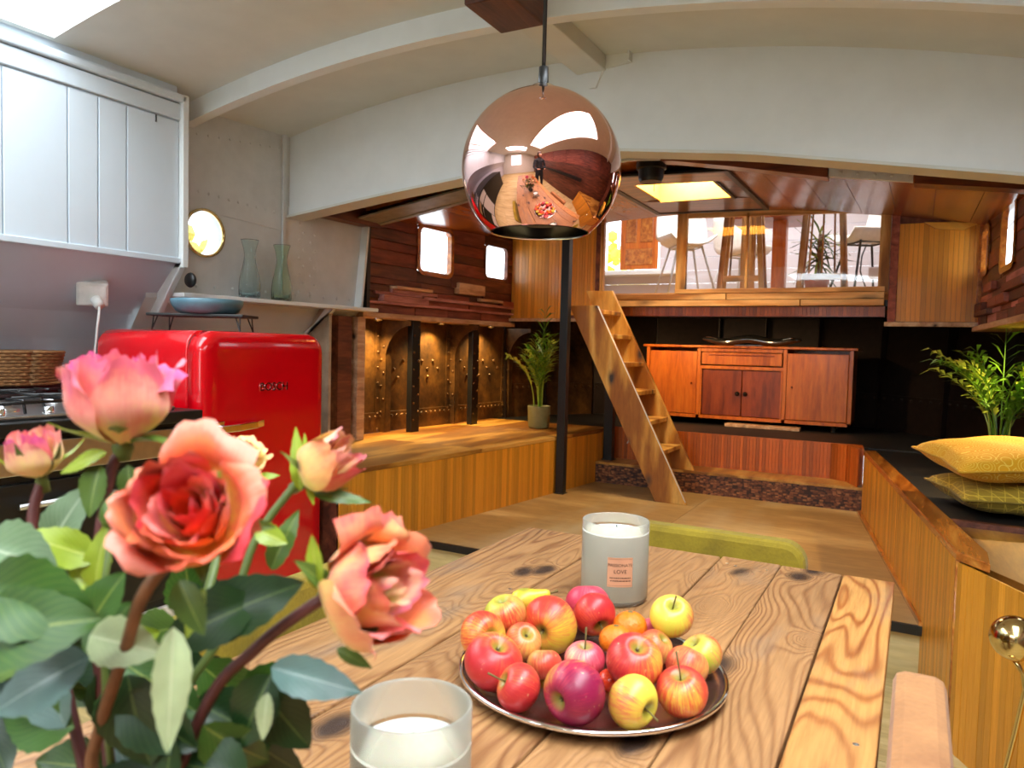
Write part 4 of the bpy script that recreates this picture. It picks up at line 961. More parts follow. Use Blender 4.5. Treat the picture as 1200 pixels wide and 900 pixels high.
carafe((-2.895, 2.64, 1.354), 1.0, M['glassblue'], 'pale blue ribbed glass carafe on the white shelf')
carafe((-2.885, 2.84, 1.354), 1.0, M['glassgreen'], 'pale green ribbed glass carafe on the white shelf')
kn = one('round_hook', M['black'], lambda b: b.lathe([(.0001, 0), (.03, 0), (.034, .008), (.03, .016), (.0001, .016)], (-2.83, 2.24, 1.41), 20, Matrix.Rotation(-pi/2, 3, 'X')), None, smooth=True)
tag(kn, 'black round hook on the edge of the white cladding', 'hook')

# ---- kitchen
ku = thing('kitchen_counter', 'black and steel kitchen counter with oven front along the left wall', 'counter', (-2.7, .6, 0))
one('carcass', M['black'], lambda b: b.box(-3.2, -2.28, -1.6, 1.80, .0, .86), ku)
one('worktop', M['black'], lambda b: b.box(-3.22, -2.235, -1.6, 1.83, .86, .90), ku, bevel=.004)
one('end_panel', M['black'], lambda b: b.box(-3.2, -2.26, 1.80, 1.825, 0, .86), ku)
ov = one('oven_door', M['black'], lambda b: b.box(-2.28, -2.262, 1.15, 1.74, .25, .72), ku, bevel=.004)
one('handle', M['steelbright'], lambda b: b.tube([(-2.225, 1.2, .66), (-2.225, 1.7, .66)], .01, 10), ov, smooth=True)
one('drawer', M['silverpaint'], lambda b: b.box(-2.28, -2.258, .45, 1.12, .66, .84), ku, bevel=.003)
one('drawer', M['offwhite'], lambda b: b.box(-2.28, -2.258, 1.15, 1.74, .04, .22), ku, bevel=.003)
one('drawer', M['silverpaint'], lambda b: b.box(-2.28, -2.258, .45, 1.12, .06, .62), ku, bevel=.003)
one('control_strip', M['steelbright'], lambda b: b.box(-2.28, -2.255, 1.15, 1.74, .745, .84), ku, bevel=.003)
hb = thing('gas_hob', 'steel gas hob with black cast iron pan supports', 'hob', (-2.6, 1.42, .90))
one('tray', M['steelbright'], lambda b: b.box(-2.90, -2.29, 1.10, 1.76, .90, .915), hb, bevel=.006)
for bx, by in ((-2.45, 1.27), (-2.45, 1.60), (-2.74, 1.27), (-2.74, 1.60)):
    bu = one('burner', M['steelbright'], lambda b: b.lathe([(.05, .915), (.048, .925), (.03, .927), (.03, .934), (.0001, .936)], (bx, by, 0), 24), hb, smooth=True)
    one('cap', M['black'], lambda b: b.lathe([(.028, .934), (.028, .94), (.0001, .942)], (bx, by, 0), 20), bu)
    def grate(b):
        for a in range(4):
            c, s_ = math.cos(a*pi/2), math.sin(a*pi/2)
            b.tube([(bx+.03*c, by+.03*s_, .955), (bx+.12*c, by+.12*s_, .955), (bx+.13*c, by+.13*s_, .917)], .005, 6)
        b.tube([(bx-.13, by-.14, .95), (bx+.13, by-.14, .95), (bx+.13, by+.14, .95), (bx-.13, by+.14, .95), (bx-.13, by-.14, .95)], .0055, 6)
    one('pan_support', M['black'], grate, hb, smooth=True)
for i in range(4): one('knob', M['chrome'], lambda b: b.lathe([(.016, .915), (.014, .935), (.0001, .936)], (-2.325, 1.2+.14*i, 0), 14), hb, smooth=True)
rh_ = thing('rear_upstand', 'black upstand panel behind the gas hob', 'panel', (-3.0, 1.5, .9))
one('panel', M['black'], lambda b: b.box(-3.05, -3.02, 1.2, 1.86, .90, .965), rh_, bevel=.003)
bk_ = thing('wicker_basket', 'woven wicker basket at the back of the kitchen counter', 'basket', (-2.98, 1.50, .965))
bp = at(10, 470, 2.95); bp = Vector((-3.02, 1.62, .965))
def wick(b):
    hx_, hy_ = .085, .13
    for k in range(11):
        z = .966+.012*k; g = 1+.022*k
        pts = []
        for i in range(61):
            t_ = 2*pi*i/60; c, s_ = math.cos(t_), math.sin(t_); e = .75
            pts.append((bp.x+g*hx_*abs(c)**e*(1 if c > 0 else -1)+.003*(-1)**(i+k), bp.y+g*hy_*abs(s_)**e*(1 if s_ > 0 else -1)+.003*(-1)**(i+k), z))
        b.tube(pts, .0065, 5)
one('weave', M['wicker'], wick, bk_, smooth=True, kind='stuff')
one('base', M['wicker'], lambda b: b.box(bp.x-.08, bp.x+.08, bp.y-.12, bp.y+.12, .966, .974), bk_)
wbx = thing('white_box', 'small white box against the splashback beside the basket', 'box', (-3.14, 1.80, .9))
one('box', M['offwhite'], lambda b: b.box(-3.19, -3.09, 1.66, 1.90, .90, 1.02), wbx, bevel=.004)
one('lid', M['offwhite'], lambda b: b.box(-3.192, -3.088, 1.658, 1.902, 1.02, 1.03), wbx, bevel=.002)
wk = one('wooden_board', M['reed'], lambda b: b.box(-3.2, -3.17, 1.93, 2.2, .90, 1.045), None, bevel=.003); tag(wk, 'small brown wooden board leaning on the splashback beside the fridge', 'board')
# socket
sp = Vector((-2.985, 1.90, 1.33))
so = thing('power_socket', 'white double wall socket on the slanted splashback', 'socket', sp)
mm = Matrix.Rotation(math.radians(-32), 3, 'Z') @ Matrix.Rotation(math.radians(22), 3, 'Y')
one('box', M['offwhite'], lambda b: b.obox(sp, (.05, .115, .10), mm), so, bevel=.006)
one('faceplate', M['offwhite'], lambda b: b.obox(sp+mm @ Vector((.027, 0, 0)), (.006, .10, .085), mm), so, bevel=.003)
cp = sp+mm @ Vector((.032, .01, -.015))
pg = thing('plug', 'white plug with cable running down behind the fridge', 'plug', cp)
one('body', M['offwhite'], lambda b: b.tube([cp, cp+Vector((.03, 0, -.03))], .02, 12), pg, smooth=True)
one('cable', M['offwhite'], lambda b: b.tube([cp+Vector((.028, 0, -.03)), cp+Vector((.04, -.01, -.06)), cp+Vector((.02, -.005, -.12)), cp+Vector((.0, .0, -.2)), cp+Vector((-.02, .0, -.35))], .005, 8), pg, smooth=True)

# ---- pendant
PC = at(634, 199, 1.2); PR = .1268
pd = thing('pendant_lamp', 'mirror-finish copper globe pendant hanging over the wooden table', 'lamp', (PC.x, PC.y, PC.z))
ang = [math.asin(.63)]
prof = []
for i in range(41):
    t_ = .09+(pi-.09-math.asin(.62))*i/40; prof.append((PR*math.sin(t_), PR*math.cos(t_)))
one('globe', M['copper'], lambda b: b.lathe(prof, PC, 96), pd, smooth=True)
inner = [(r_*.985, z_*.985) for r_, z_ in prof][::-1]
one('inner_lining', plain('silver_lining', (.75, .75, .75, 1), .18, 1, bump=0), lambda b: b.lathe(inner+[prof[0]], PC, 64), pd, smooth=True)
one('rim', M['chrome'], lambda b: b.lathe([(prof[-1][0]+.0005, prof[-1][1]-.001), (prof[-1][0]*.985-.001, prof[-1][1]-.001), (inner[0][0], inner[0][1]+.001)], PC, 64), pd, smooth=True)
one('collar', M['chrome'], lambda b: b.lathe([(.026, PR*.985), (.018, PR+.004), (.008, PR+.009), (.0001, PR+.010)], PC, 32), pd, smooth=True)
one('cord_grip', M['black'], lambda b: b.lathe([(.0085, PR+.008), (.0075, PR+.034), (.003, PR+.036)], PC, 20), pd, smooth=True)
one('cord', M['black'], lambda b: b.tube([(PC.x, PC.y, PC.z+PR+.03), (PC.x, PC.y, zw(PC.x)-.02)], .0034, 8), pd, smooth=True)
one('ceiling_rose', M['chrome'], lambda b: b.lathe([(.045, zw(PC.x)-.002), (.04, zw(PC.x)-.022), (.0001, zw(PC.x)-.026)], (PC.x, PC.y, 0), 24), pd, smooth=True)
one('lamp_holder', M['black'], lambda b: b.lathe([(.0001, .11), (.022, .11), (.022, -.05), (.026, -.055), (.026, -.088), (.0001, -.088)], PC, 24), pd)

# ---- table
tb = thing('dining_table', 'long reclaimed pine plank dining table', 'table', (-.38, .3, 0))
for (x0, x1, mt, dy) in [(-.745, -.553, 'table', .0), (-.549, -.323, 'table', -.004), (-.320, -.211, 'table', .003), (-.2095, -.104, 'table', .0), (-.101, -.018, 'table_edge', .002)]:
    one('plank', M[mt], lambda b: b.box(x0, x1, -.9, 1.485+dy, .715, .75), tb, bevel=.0025)
one('apron', M['table'], lambda b: (b.box(-.70, -.06, 1.36, 1.39, .63, .715), b.box(-.70, -.06, -.8, -.77, .63, .715), b.box(-.70, -.67, -.8, 1.39, .63, .715), b.box(-.09, -.06, -.8, 1.39, .63, .715)), tb)
for x in (-.68, -.08):
    for y in (-.78, 1.37): one('leg', M['table'], lambda b: b.box(x-.04, x+.04, y-.04, y+.04, 0, .714), tb, bevel=.004)
nl = plain('nail_head', (.75, .74, .72, 1), .3, 1)
for px_, py_ in [(852, 660), (862, 663), (898, 668), (598, 690), (1003, 872)]:
    r_ = ray(px_, py_); t_ = (.7502-CH)/r_.z; q = Vector((0, 0, CH))+r_*t_
    one('nail', nl, lambda b: b.lathe([(.0035, .7502), (.0001, .7508)], (q.x, q.y, 0), 8), tb)

# ---- chairs
def chair(label, cx, cy, rot, w_, mat, htop, zf, grp=None, th=.055, hb=.40):
    t = thing('upholstered_chair', label, 'chair', (cx, cy, zf), grp)
    R_ = Matrix.Rotation(rot, 3, 'Z')
    def L(x, y, z): return Vector((cx, cy, 0))+R_ @ Vector((x, y, z))
    seat = MB(); seat.obox(L(0, .17, zf+.43), (w_, .33, .09), R_); seat.build('seat', mat, t, bevel=.02)
    b = MB(); pts = []; h0 = zf+.46; r = .045
    outline = [(-w_/2, h0), (w_/2, h0)]
    for k in range(6): a = k/5*pi/2; outline.append((w_/2-r+r*math.cos(a), htop-r+r*math.sin(a)))
    for k in range(6): a = pi/2+k/5*pi/2; outline.append((-w_/2+r+r*math.cos(a), htop-r+r*math.sin(a)))
    b.prism([L(x, -th, z) for x, z in outline], R_ @ Vector((0, th, 0)))
    b.build('backrest', mat, t, bevel=.012)
    for x in (-w_/2+.04, w_/2-.04):
        for y in (.03, .30): one('leg', M['black'], lambda b: b.tube([L(x, y, zf+.40), L(x*1.1, y+(.03 if y > .2 else -.03), zf)], [.016, .010], 10), t, smooth=True)
    return t
chair('mustard velvet chair at the far end of the table', -.395, 1.60, pi, .43, M['velvet'], .765, 0)
chair('mustard velvet chair on the left long side of the table', -.775, .74, -pi/2, .44, M['velvet'], .800, 0, th=.05)
chair('tan velvet chair on the right side of the table', -.008, .74, pi/2, .44, M['tan'], .805, 0, th=.052)

# ---- brass lamp at lower right
bc = at(1189, 748, 1.62)
bl_ = thing('brass_floor_lamp', 'brass lamp with a small ball head on a thin curved stem', 'lamp', (bc.x, bc.y, 0))
one('ball_shade', M['brass'], lambda b: b.ball(bc, .048, 32), bl_, smooth=True)
b0 = Vector((bc.x-.05, bc.y-.02, 0))
one('stem', M['brass'], lambda b: b.tube([bc+Vector((0, 0, -.045)), bc+Vector((.02, .005, -.075)), bc+Vector((.025, .005, -.11)), bc+Vector((.012, 0, -.2)), bc+Vector((-.012, -.005, -.35)), bc+Vector((-.03, -.01, -.48)), b0+Vector((0, 0, .01))], .0055, 10), bl_, smooth=True)
one('base', M['brass'], lambda b: b.lathe([(.0001, .018), (.09, .016), (.10, .008), (.10, 0)], b0, 32), bl_, smooth=True)

# ---- candles
def candle(loc, r, h, label, wax, lab=False):
    t = thing('jar_candle', label, 'candle', loc)
    one('glass_jar', M['frost'], lambda b: b.lathe([(.0001, .0), (r-.004, .0), (r, .006), (r, h-.001), (r-.001, h), (r-.0025, h), (r-.0035, h-.002), (r-.0035, wax)], loc, 64), t, smooth=True)
    wbk = one('wax_block', M['waxbody'], lambda b: b.lathe([(.0001, .008), (r-.0045, .008), (r-.0045, wax-.003)], loc, 64), t, smooth=False)
    one('wax_surface', M['wax'], lambda b: b.lathe([(r-.0045, wax-.003), (r-.012, wax-.004), (.0001, wax-.004)], loc, 64), wbk, smooth=True)
    one('wick', M['black'], lambda b: b.tube([Vector(loc)+Vector((0, 0, wax-.003)), Vector(loc)+Vector((.002, 0, wax+.007))], .0012, 6), t)
    return t
def onz(px, py, z):
    r_ = ray(px, py); return Vector((0, 0, CH))+r_*((z-CH)/r_.z)
cpos = at(738, 660, 1.235); cpos = Vector((-.415, 1.135, .75))
cfar = candle(cpos, .0535, .128, 'frosted glass candle with a copper label behind the fruit plate', .112)
cn = Vector((-.338, .475, .75))
candle(cn, .0475, .118, 'frosted glass candle without label, nearest the roses', .088)
# label wrapped round the glass, facing the camera and a little right
ca = math.atan2(-cpos.y, -cpos.x)+.17; LR = .0538
def wrap(u, z, r=LR): a = ca+u/LR; return Vector((cpos.x+r*math.cos(a), cpos.y+r*math.sin(a), cpos.z+z))
labm = plain('copper_label', hx('#d9a07c'), .45, .2, bump=0)
lo = one('label', labm, lambda b: b.grid(lambda u, v: wrap((u-.5)*.040, .034+.046*v), 14, 1), cfar); lo['label'] = 'copper coloured paper label reading PASSIONATE LOVE'
ink = plain('label_ink', hx('#4a2a1c'), .6, bump=0)
for txt, sz, z in (('PASSIONATE', .0068, .066), ('LOVE', .0085, .0555)):
    me = text_mesh(txt, sz, 0.00005)
    for v in me.vertices: v.co = wrap(v.co.x, z+v.co.y, LR+.0003)-cpos
    me.materials.append(ink); o = bpy.data.objects.new('lettering', me); link(o, lo)
def lines(b):
    for z, ww in ((.0475, .032), (.043, .030)):
        x_ = -ww/2
        rn = random.Random(int(z*1e5))
        while x_ < ww/2:
            l_ = rn.uniform(.0008, .0022); b.grid(lambda u, v: wrap(x_+u*l_, z+.0018*v, LR+.0004), 1, 1); x_ += l_+.0008
    for (u0, u1, z0, z1) in ((-.0185, .0185, .0775, .0778), (-.0185, .0185, .0363, .0366)): b.grid(lambda u, v: wrap(u0+(u1-u0)*u, z0+(z1-z0)*v, LR+.0003), 12, 1)
one('small_print', ink, lines, lo)

# ---- plate and fruit
PCn = Vector((-.331, .836, .75)); PRr = .1600
pl_ = thing('round_tray', 'round metal tray holding the apples on the table', 'tray', PCn)
tm = plain('tray_metal', hx('#7a5a50'), .25, .8, 50, .15, .05)
one('dish', tm, lambda b: b.lathe([(.0001, .004), (.120, .004), (.145, .009), (PRr-.003, .0165), (PRr-.003, .013), (.146, .005), (.120, .0), (.0001, .0)], PCn, 72), pl_, smooth=True)
one('rim', M['chrome'], lambda b: b.lathe([(PRr-.003, .0145), (PRr-.001, .0125), (PRr+.001, .0145), (PRr+.0005, .0175), (PRr-.002, .0185), (PRr-.004, .0165)], PCn, 96), pl_, smooth=True)
def fruit_mat(name, c1, c2, c3, bias, streak=1.0, spots=True):
    t = NT(name); oc = t.n('ShaderNodeTexCoord').outputs['Object']
    sep = t.n('ShaderNodeSeparateXYZ', inp={0: oc})
    ang_ = t.math('ARCTAN2', sep.outputs[1], sep.outputs[0])
    v = t.n('ShaderNodeCombineXYZ', inp={0: t.math('MULTIPLY', t.math('COSINE', ang_), 4.), 1: t.math('MULTIPLY', t.math('SINE', ang_), 4.), 2: t.math('MULTIPLY', sep.outputs[2], 12.)})
    st_ = t.noise(v.outputs[0], 4.5, 6, .75)
    lo = t.noise(oc, 17, 2)
    side = t.math('MULTIPLY', sep.outputs[0], 9.)
    f = t.math('ADD', t.math('ADD', t.math('MULTIPLY', st_, 1.7*streak), t.math('MULTIPLY', lo, 1.2)), t.math('ADD', side, bias+.5-.85*streak-.6))
    col = t.ramp(f, [(.18, c1), (.42, c2), (.72, c3)])
    sp_ = t.noise(oc, 260, 1)
    col = t.mix(t.ramp(sp_, [(.72, (0, 0, 0, 1)), (.78, (.5, .5, .5, 1))]), col, hx('#e8d890'))
    dim = t.math('ADD', t.math('POWER', sep.outputs[0], 2.), t.math('POWER', sep.outputs[1], 2.))
    col = t.mix(t.ramp(t.math('MULTIPLY', dim, 2600.), [(.05, (.85, .85, .85, 1)), (.35, (0, 0, 0, 1))]), col, hx('#8a8a30'))
    t.p(Base_Color=col, Roughness=.36, Subsurface_Weight=.0); t.bump(sp_, .04, .002); return t.m
Y_, G_, R1, R2, PK, OR = hx('#e4c23c'), hx('#b9bc3c'), hx('#d0392c'), hx('#a31d35'), hx('#d8506a'), hx('#e88a3c')
FM = {'yr': fruit_mat('apple_yellow_red', Y_, hx('#e49440'), R1, -.02), 'gr': fruit_mat('apple_green_red', G_, hx('#d8a050'), R1, -.15), 'y': fruit_mat('apple_yellow', hx('#dfd14a'), hx('#e4b848'), hx('#d8604a'), -.22),
      'r': fruit_mat('apple_red', hx('#e0a840'), hx('#dc5a38'), hx('#c02c30'), .07), 'mg': fruit_mat('apple_magenta', hx('#c9a83c'), hx('#c0344a'), hx('#8c1840'), .16), 'pk': fruit_mat('apple_pink', hx('#e8b888'), hx('#e0707a'), hx('#c8344c'), .08), 'pc': fruit_mat('apple_peach', hx('#e8b054'), hx('#e48a50'), hx('#cc4432'), .05)}
om = plain('orange_peel', hx('#f07a14'), .38, nscale=220, var=.06, bump=.5)
rm = plain('tomato_skin', hx('#e04020'), .25)
prm = fruit_mat('pear_skin', hx('#e0c830'), hx('#dcc040'), hx('#b8803a'), -.25, .3)
stm = plain('fruit_stem', hx('#6a5a2a'), .7)
def apple(p, r, axis, mat, label, stem, tall=.92, grp='apples and other fruit on the tray', spin=0):
    axis = (CR*axis[0]+CU*axis[1]-CFW*axis[2]).normalized()
    t = thing('apple', label, 'apple', p, grp)
    q = axis.to_track_quat('Z', 'Y').to_matrix() @ Matrix.Rotation(spin, 3, 'Z')
    nu, nv = 32, 20; vs = []
    for i in range(nv+1):
        th = pi*i/nv
        for j in range(nu):
            a = 2*pi*j/nu
            lob = 1+.025*math.cos(5*a)*max(0, -math.cos(th))+.02*math.cos(2*a+r*900)
            rr_ = math.sin(th)*(1+.05*math.cos(th))*lob*1.02
            z_ = math.cos(th)*tall
            rad = math.sin(th)
            z_ -= .38*math.exp(-(rad/.26)**2) if z_ > 0 else -.24*math.exp(-(rad/.28)**2)
            vs.append(q @ Vector((rr_*r*math.cos(a), rr_*r*math.sin(a), z_*r)))
    me_ = bpy.data.meshes.new('skin'); fs = [(i*nu+j, (i+1)*nu+j, (i+1)*nu+(j+1) % nu, i*nu+(j+1) % nu) for i in range(nv) for j in range(nu)]
    qi = q.inverted(); me_.from_pydata([tuple(qi @ v) for v in vs], [], fs); me_.materials.append(mat); me_.polygons.foreach_set('use_smooth', [True]*len(me_.polygons))
    o = bpy.data.objects.new('skin', me_); link(o, t); o.rotation_euler = q.to_euler(); ORG[o.name] = Vector(p)
    if stem: one('stem', stm, lambda b: b.tube([p+q @ Vector((0, 0, .52*r)), p+q @ Vector((.03*r, 0, .9*r)), p+q @ Vector((.14*r, .04*r, (1.05+stem)*r))], [.0011, .0009, .0013], 6), t, smooth=True)
    else: one('calyx', plain('calyx', hx('#4a3a1c'), .8), lambda b: [b.tube([p+q @ Vector((0, 0, .50*r)), p+q @ Vector((.09*r*math.cos(k*1.256), .09*r*math.sin(k*1.256), .62*r))], [.0016, .0004], 4) for k in range(5)], t)
F = [(-.451,.778,.799,.0281,(.55,.25,.8),'yr','yellow apple blushed red at the left end of the heap',0),
 (-.449,.831,.809,.0262,(-.2,.9,.2),'gr','green apple with a red flush under the small pear',0),
 (-.403,.867,.793,.0364,(-.45,-.05,.9),'yr','large yellow and red apple in the back centre, eye facing left',0),
 (-.411,.735,.790,.0332,(.25,.8,.35),'r','large pink and green apple at the left front, green on top',0),
 (-.388,.958,.796,.0300,(0,.9,-.3),'pk','rosy apple at the very back beside the labelled candle',0),
 (-.362,.918,.800,.0283,(.3,-.45,.8),'r','red apple with its stem hollow facing down, back centre',.1),
 (-.363,.707,.783,.0249,(-.85,.45,.2),'r','small red apple at the front left with stem pointing left',.55),
 (-.412,.810,.788,.0231,(.2,.5,.4),'pc','orange blushed apple wedged behind the large pink one',0),
 (-.370,.785,.778,.0201,(0,.6,-.2),'pc','small peach coloured apple in the middle of the heap',0),
 (-.300,.713,.791,.0331,(-.75,-.1,.65),'mg','large dark magenta apple front centre with yellow left side',0),
 (-.332,.816,.781,.0233,(.0,.95,.2),'pk','pink apple in the middle with upright stem',.7),
 (-.263,.792,.803,.0314,(.1,.8,.45),'r','large red and yellow apple right of centre',0),
 (-.272,.901,.780,.0213,(.3,.4,.2),'pc','small peach apple beside the oranges',0),
 (-.263,.936,.810,.0274,(-.02,.8,.55),'y','yellow apple with pink cheek, topmost at the right back',.25),
 (-.214,.898,.784,.0248,(-.4,.6,.1),'gr','mottled red and yellow apple at the right rim of the tray',0),
 (-.219,.851,.786,.0247,(.3,.6,-.2),'pc','peach apple behind the stemmed apple at the right',0),
 (-.207,.788,.784,.0276,(-.15,.88,.3),'r','red striped apple with upright stem at the right front',.75),
 (-.245,.737,.785,.0267,(.65,-.15,.75),'y','yellow green apple at the front right with stem facing right',.3),
 (-.290,.954,.778,.0203,(.2,.8,-.2),'pk','small pink apple half hidden at the right back',0)]
for i, (x, y, z, r, ax, mk, lab_, stm_) in enumerate(F):
    apple(Vector((x, y, z)), r, ax, FM[mk], lab_, stm_, spin=[2.2, .5, 2.4, 4.0, 1, 2, .3, 2, 3, -.4, 1, 2.8, 2, .6, 2.5, 1, 2.1, 3.6, 1][i])
def ofruit(p, r, name, mat, label, cat):
    t = thing(name, label, cat, p, 'apples and other fruit on the tray')
    one('skin', mat, lambda b: b.lathe([(max(.0001, r*math.sin(pi*i/16)), -r*.86*math.cos(pi*i/16)) for i in range(17)], p, 24), t, smooth=True)
    one('stem', stm, lambda b: b.lathe([(.004, r*.855), (.003, r*.88), (.0001, r*.885)], p, 6), t)
ofruit(Vector((-.313, .921, .792)), .0222, 'mandarin', om, 'orange mandarin at the back, upper of the two', 'mandarin')
ofruit(Vector((-.317, .880, .787)), .0210, 'mandarin', om, 'orange mandarin in front of the other, beside the red apple', 'mandarin')
ofruit(Vector((-.293, .799, .772)), .0146, 'tomato', rm, 'tiny orange red fruit between the magenta and yellow green apples', 'tomato')
pp = at(613, 703, 1.005); pa = (CR*.85+CU*.18+CFW*.1).normalized(); pq = pa.to_track_quat('Z', 'Y').to_matrix()
pr_ = thing('pear', 'small yellow pear lying on the back of the apples', 'pear', pp, 'apples and other fruit on the tray')
one('skin', prm, lambda b: b.lathe([(.0001, -.016), (.008, -.0155), (.0135, -.010), (.0155, -.001), (.014, .008), (.0105, .017), (.008, .026), (.0065, .033), (.004, .037), (.0001, .038)], pp, 28, pq), pr_, smooth=True)
one('stem', stm, lambda b: b.tube([pp+pq @ Vector((0, 0, .036)), pp+pq @ Vector((.001, 0, .043)), pp+pq @ Vector((.003, 0, .048))], [.0014, .001, .002], 6), pr_, smooth=True)
# ============================================================ ROSES
def petal_mat(name, base, mid, tip, edge):
    t = NT(name); uv = t.n('ShaderNodeUVMap').outputs[0]; s_ = t.n('ShaderNodeSeparateXYZ', inp={0: uv})
    n = t.noise(t.coords(True), 45, 3); st_ = t.n('ShaderNodeTexNoise', inp={'Vector': t.n('ShaderNodeMapping', inp={0: uv, 3: (14, 1.2, 1)}).outputs[0], 'Scale': 3., 'Detail': 3.}).outputs[0]
    f = t.math('ADD', s_.outputs[1], t.math('ADD', t.math('MULTIPLY', t.math('SUBTRACT', n, .5), 1.5), t.math('MULTIPLY', t.math('SUBTRACT', st_, .5), .5)))
    col = t.ramp(f, [(.05, base), (.42, mid), (.8, tip), (1.0, edge)])
    oi = t.n('ShaderNodeObjectInfo').outputs['Random']
    col = t.n('ShaderNodeHueSaturation', inp={'Hue': t.math('MULTIPLY_ADD', oi, .045, .478), 'Saturation': .97, 'Color': col}).outputs[0]
    t.p(Base_Color=col, Roughness=.55, Subsurface_Weight=.15, Subsurface_Radius=(.006, .003, .001), Sheen_Weight=.15)
    t.bump(st_, .25, .002); return t.m
PM = {'pink': petal_mat('pink_petal', hx('#e8c070'), hx('#ee8a84'), hx('#ea6c7c'), hx('#dc5484')),
      'pink2': petal_mat('salmon_petal', hx('#e4b060'), hx('#f08a70'), hx('#ea6a6c'), hx('#d84a78')),
      'orange': petal_mat('orange_petal', hx('#f4b428'), hx('#f88420'), hx('#f0601c'), hx('#e64e34')),
      'coral': petal_mat('coral_petal', hx('#f4b840'), hx('#f47038'), hx('#e65a4c'), hx('#ec8474')),
      'peach': petal_mat('peach_petal', hx('#f2d468'), hx('#f4b06c'), hx('#f0885c'), hx('#e4604c')),
      'cream': petal_mat('cream_petal', hx('#d8d060'), hx('#f4d484'), hx('#f2b48c'), hx('#e07070')),
      'yellow': petal_mat('yellow_petal', hx('#e0a838'), hx('#f2c868'), hx('#f6d88c'), hx('#f0b070'))}
def leaf_mat(name, c, v, rough=.4):
    t = NT(name); uv = t.n('ShaderNodeUVMap').outputs[0]; s_ = t.n('ShaderNodeSeparateXYZ', inp={0: uv})
    u = t.math('ABSOLUTE', t.math('SUBTRACT', s_.outputs[0], .5))
    mid = t.math('LESS_THAN', u, .022)
    vein = t.math('GREATER_THAN', t.math('SINE', t.math('ADD', t.math('MULTIPLY', s_.outputs[1], 60.), t.math('MULTIPLY', u, -55.))), .93)
    n = t.noise(t.coords(True), 30, 3)
    col = t.ramp(n, [(.3, tuple(x*.75 for x in c[:3])+(1,)), (.7, tuple(min(1, x*1.25) for x in c[:3])+(1,))])
    col = t.mix(t.math('MAXIMUM', t.math('MULTIPLY', mid, .8), t.math('MULTIPLY', vein, .25)), col, v)
    t.p(Base_Color=col, Roughness=rough, Subsurface_Weight=.1, Subsurface_Radius=(.003, .006, .002)); t.bump(vein, -.15, .001); return t.m
LM = [leaf_mat('leaf_dark', hx('#1c3a18'), hx('#566c34')), leaf_mat('leaf_mid', hx('#34581a'), hx('#80903c')), leaf_mat('leaf_blue', hx('#56726c'), hx('#8aa098'), .35), leaf_mat('leaf_lime', hx('#90a42a'), hx('#c0c860')), leaf_mat('leaf_pale', hx('#a3b183'), hx('#c8cfa4'), .5), leaf_mat('leaf_olive', hx('#4c6624'), hx('#8a9a4a')), leaf_mat('leaf_sage', hx('#65805a'), hx('#a0b090'), .4)]
stemred = plain('stem_red_brown', hx('#5a2a26'), .5, nscale=60, var=.25); stemgreen = plain('stem_green', hx('#58682c'), .5, nscale=60, var=.2); stembrown = plain('stem_brown', hx('#7a5030'), .5, nscale=60, var=.25)

VC = at(150, 1035, .43); VC = Vector((VC.x, VC.y, .75))
vz = thing('flower_vase', 'round dark glass vase holding the roses on the table', 'vase', VC)
one('body', glass('smoked_glass', (.16, .18, .18, 1), .08, .6), lambda b: b.lathe([(.0001, 0), (.03, 0), (.052, .018), (.056, .04), (.046, .07), (.030, .088), (.034, .10), (.031, .10), (.027, .088), (.043, .07), (.052, .04), (.048, .02), (.0001, .006)], VC, 40), vz, smooth=True)
MOUTH = VC+Vector((0, 0, .095))

def petal(par, C, Q, th0, W, H, r0, r1, flare, mat, rnd, curl=.25, zoff=0, org=None):
    nu, nv = 10, 10; vs = []; uvs = []; ph = rnd.uniform(0, 6); am = rnd.uniform(.5, 1.3)
    for j in range(nv+1):
        v = j/nv
        for i in range(nu+1):
            u = 2*i/nu-1
            wid = W*(math.sin(pi*min(1, .18+.62*v))**.8)
            a = th0+u*wid
            R_ = r0+(r1-r0)*math.sin(min(1, v*2.0)*pi/2)**.9
            if flare >= 0: R_ += flare*max(0, v-.55)**2*4.0
            else: R_ += flare*max(0, v-.4)*1.4
            R_ += curl*r1*max(0, abs(u)-.55)**2*v
            R_ += .07*r1*am*math.sin(3.5*u+ph)*v**1.5+.05*r1*math.sin(9*u+2*ph)*v**4+.03*r1*math.sin(5*v+3*u+ph)
            z = zoff+H*(v-.10*abs(u)**2.2*v**2-.30*max(0, abs(u)-.45)**1.5*v**1.5)
            if flare > 0: z -= flare*1.6*max(0, v-.72)**2*4
            z += .045*H*math.sin(4*u+ph)*v**3+.03*H*math.sin(11*u+ph)*v**5
            vs.append(C+Q @ Vector((max(R_, .0008)*math.cos(a), max(R_, .0008)*math.sin(a), z))); uvs.append((i/nu, v))
    b = MB(); b.v = [tuple(p) for p in vs]; b.f = [(j*(nu+1)+i, j*(nu+1)+i+1, (j+1)*(nu+1)+i+1, (j+1)*(nu+1)+i) for j in range(nv) for i in range(nu)]; b.uv = uvs
    return b.build('petal', mat, par, smooth=True)
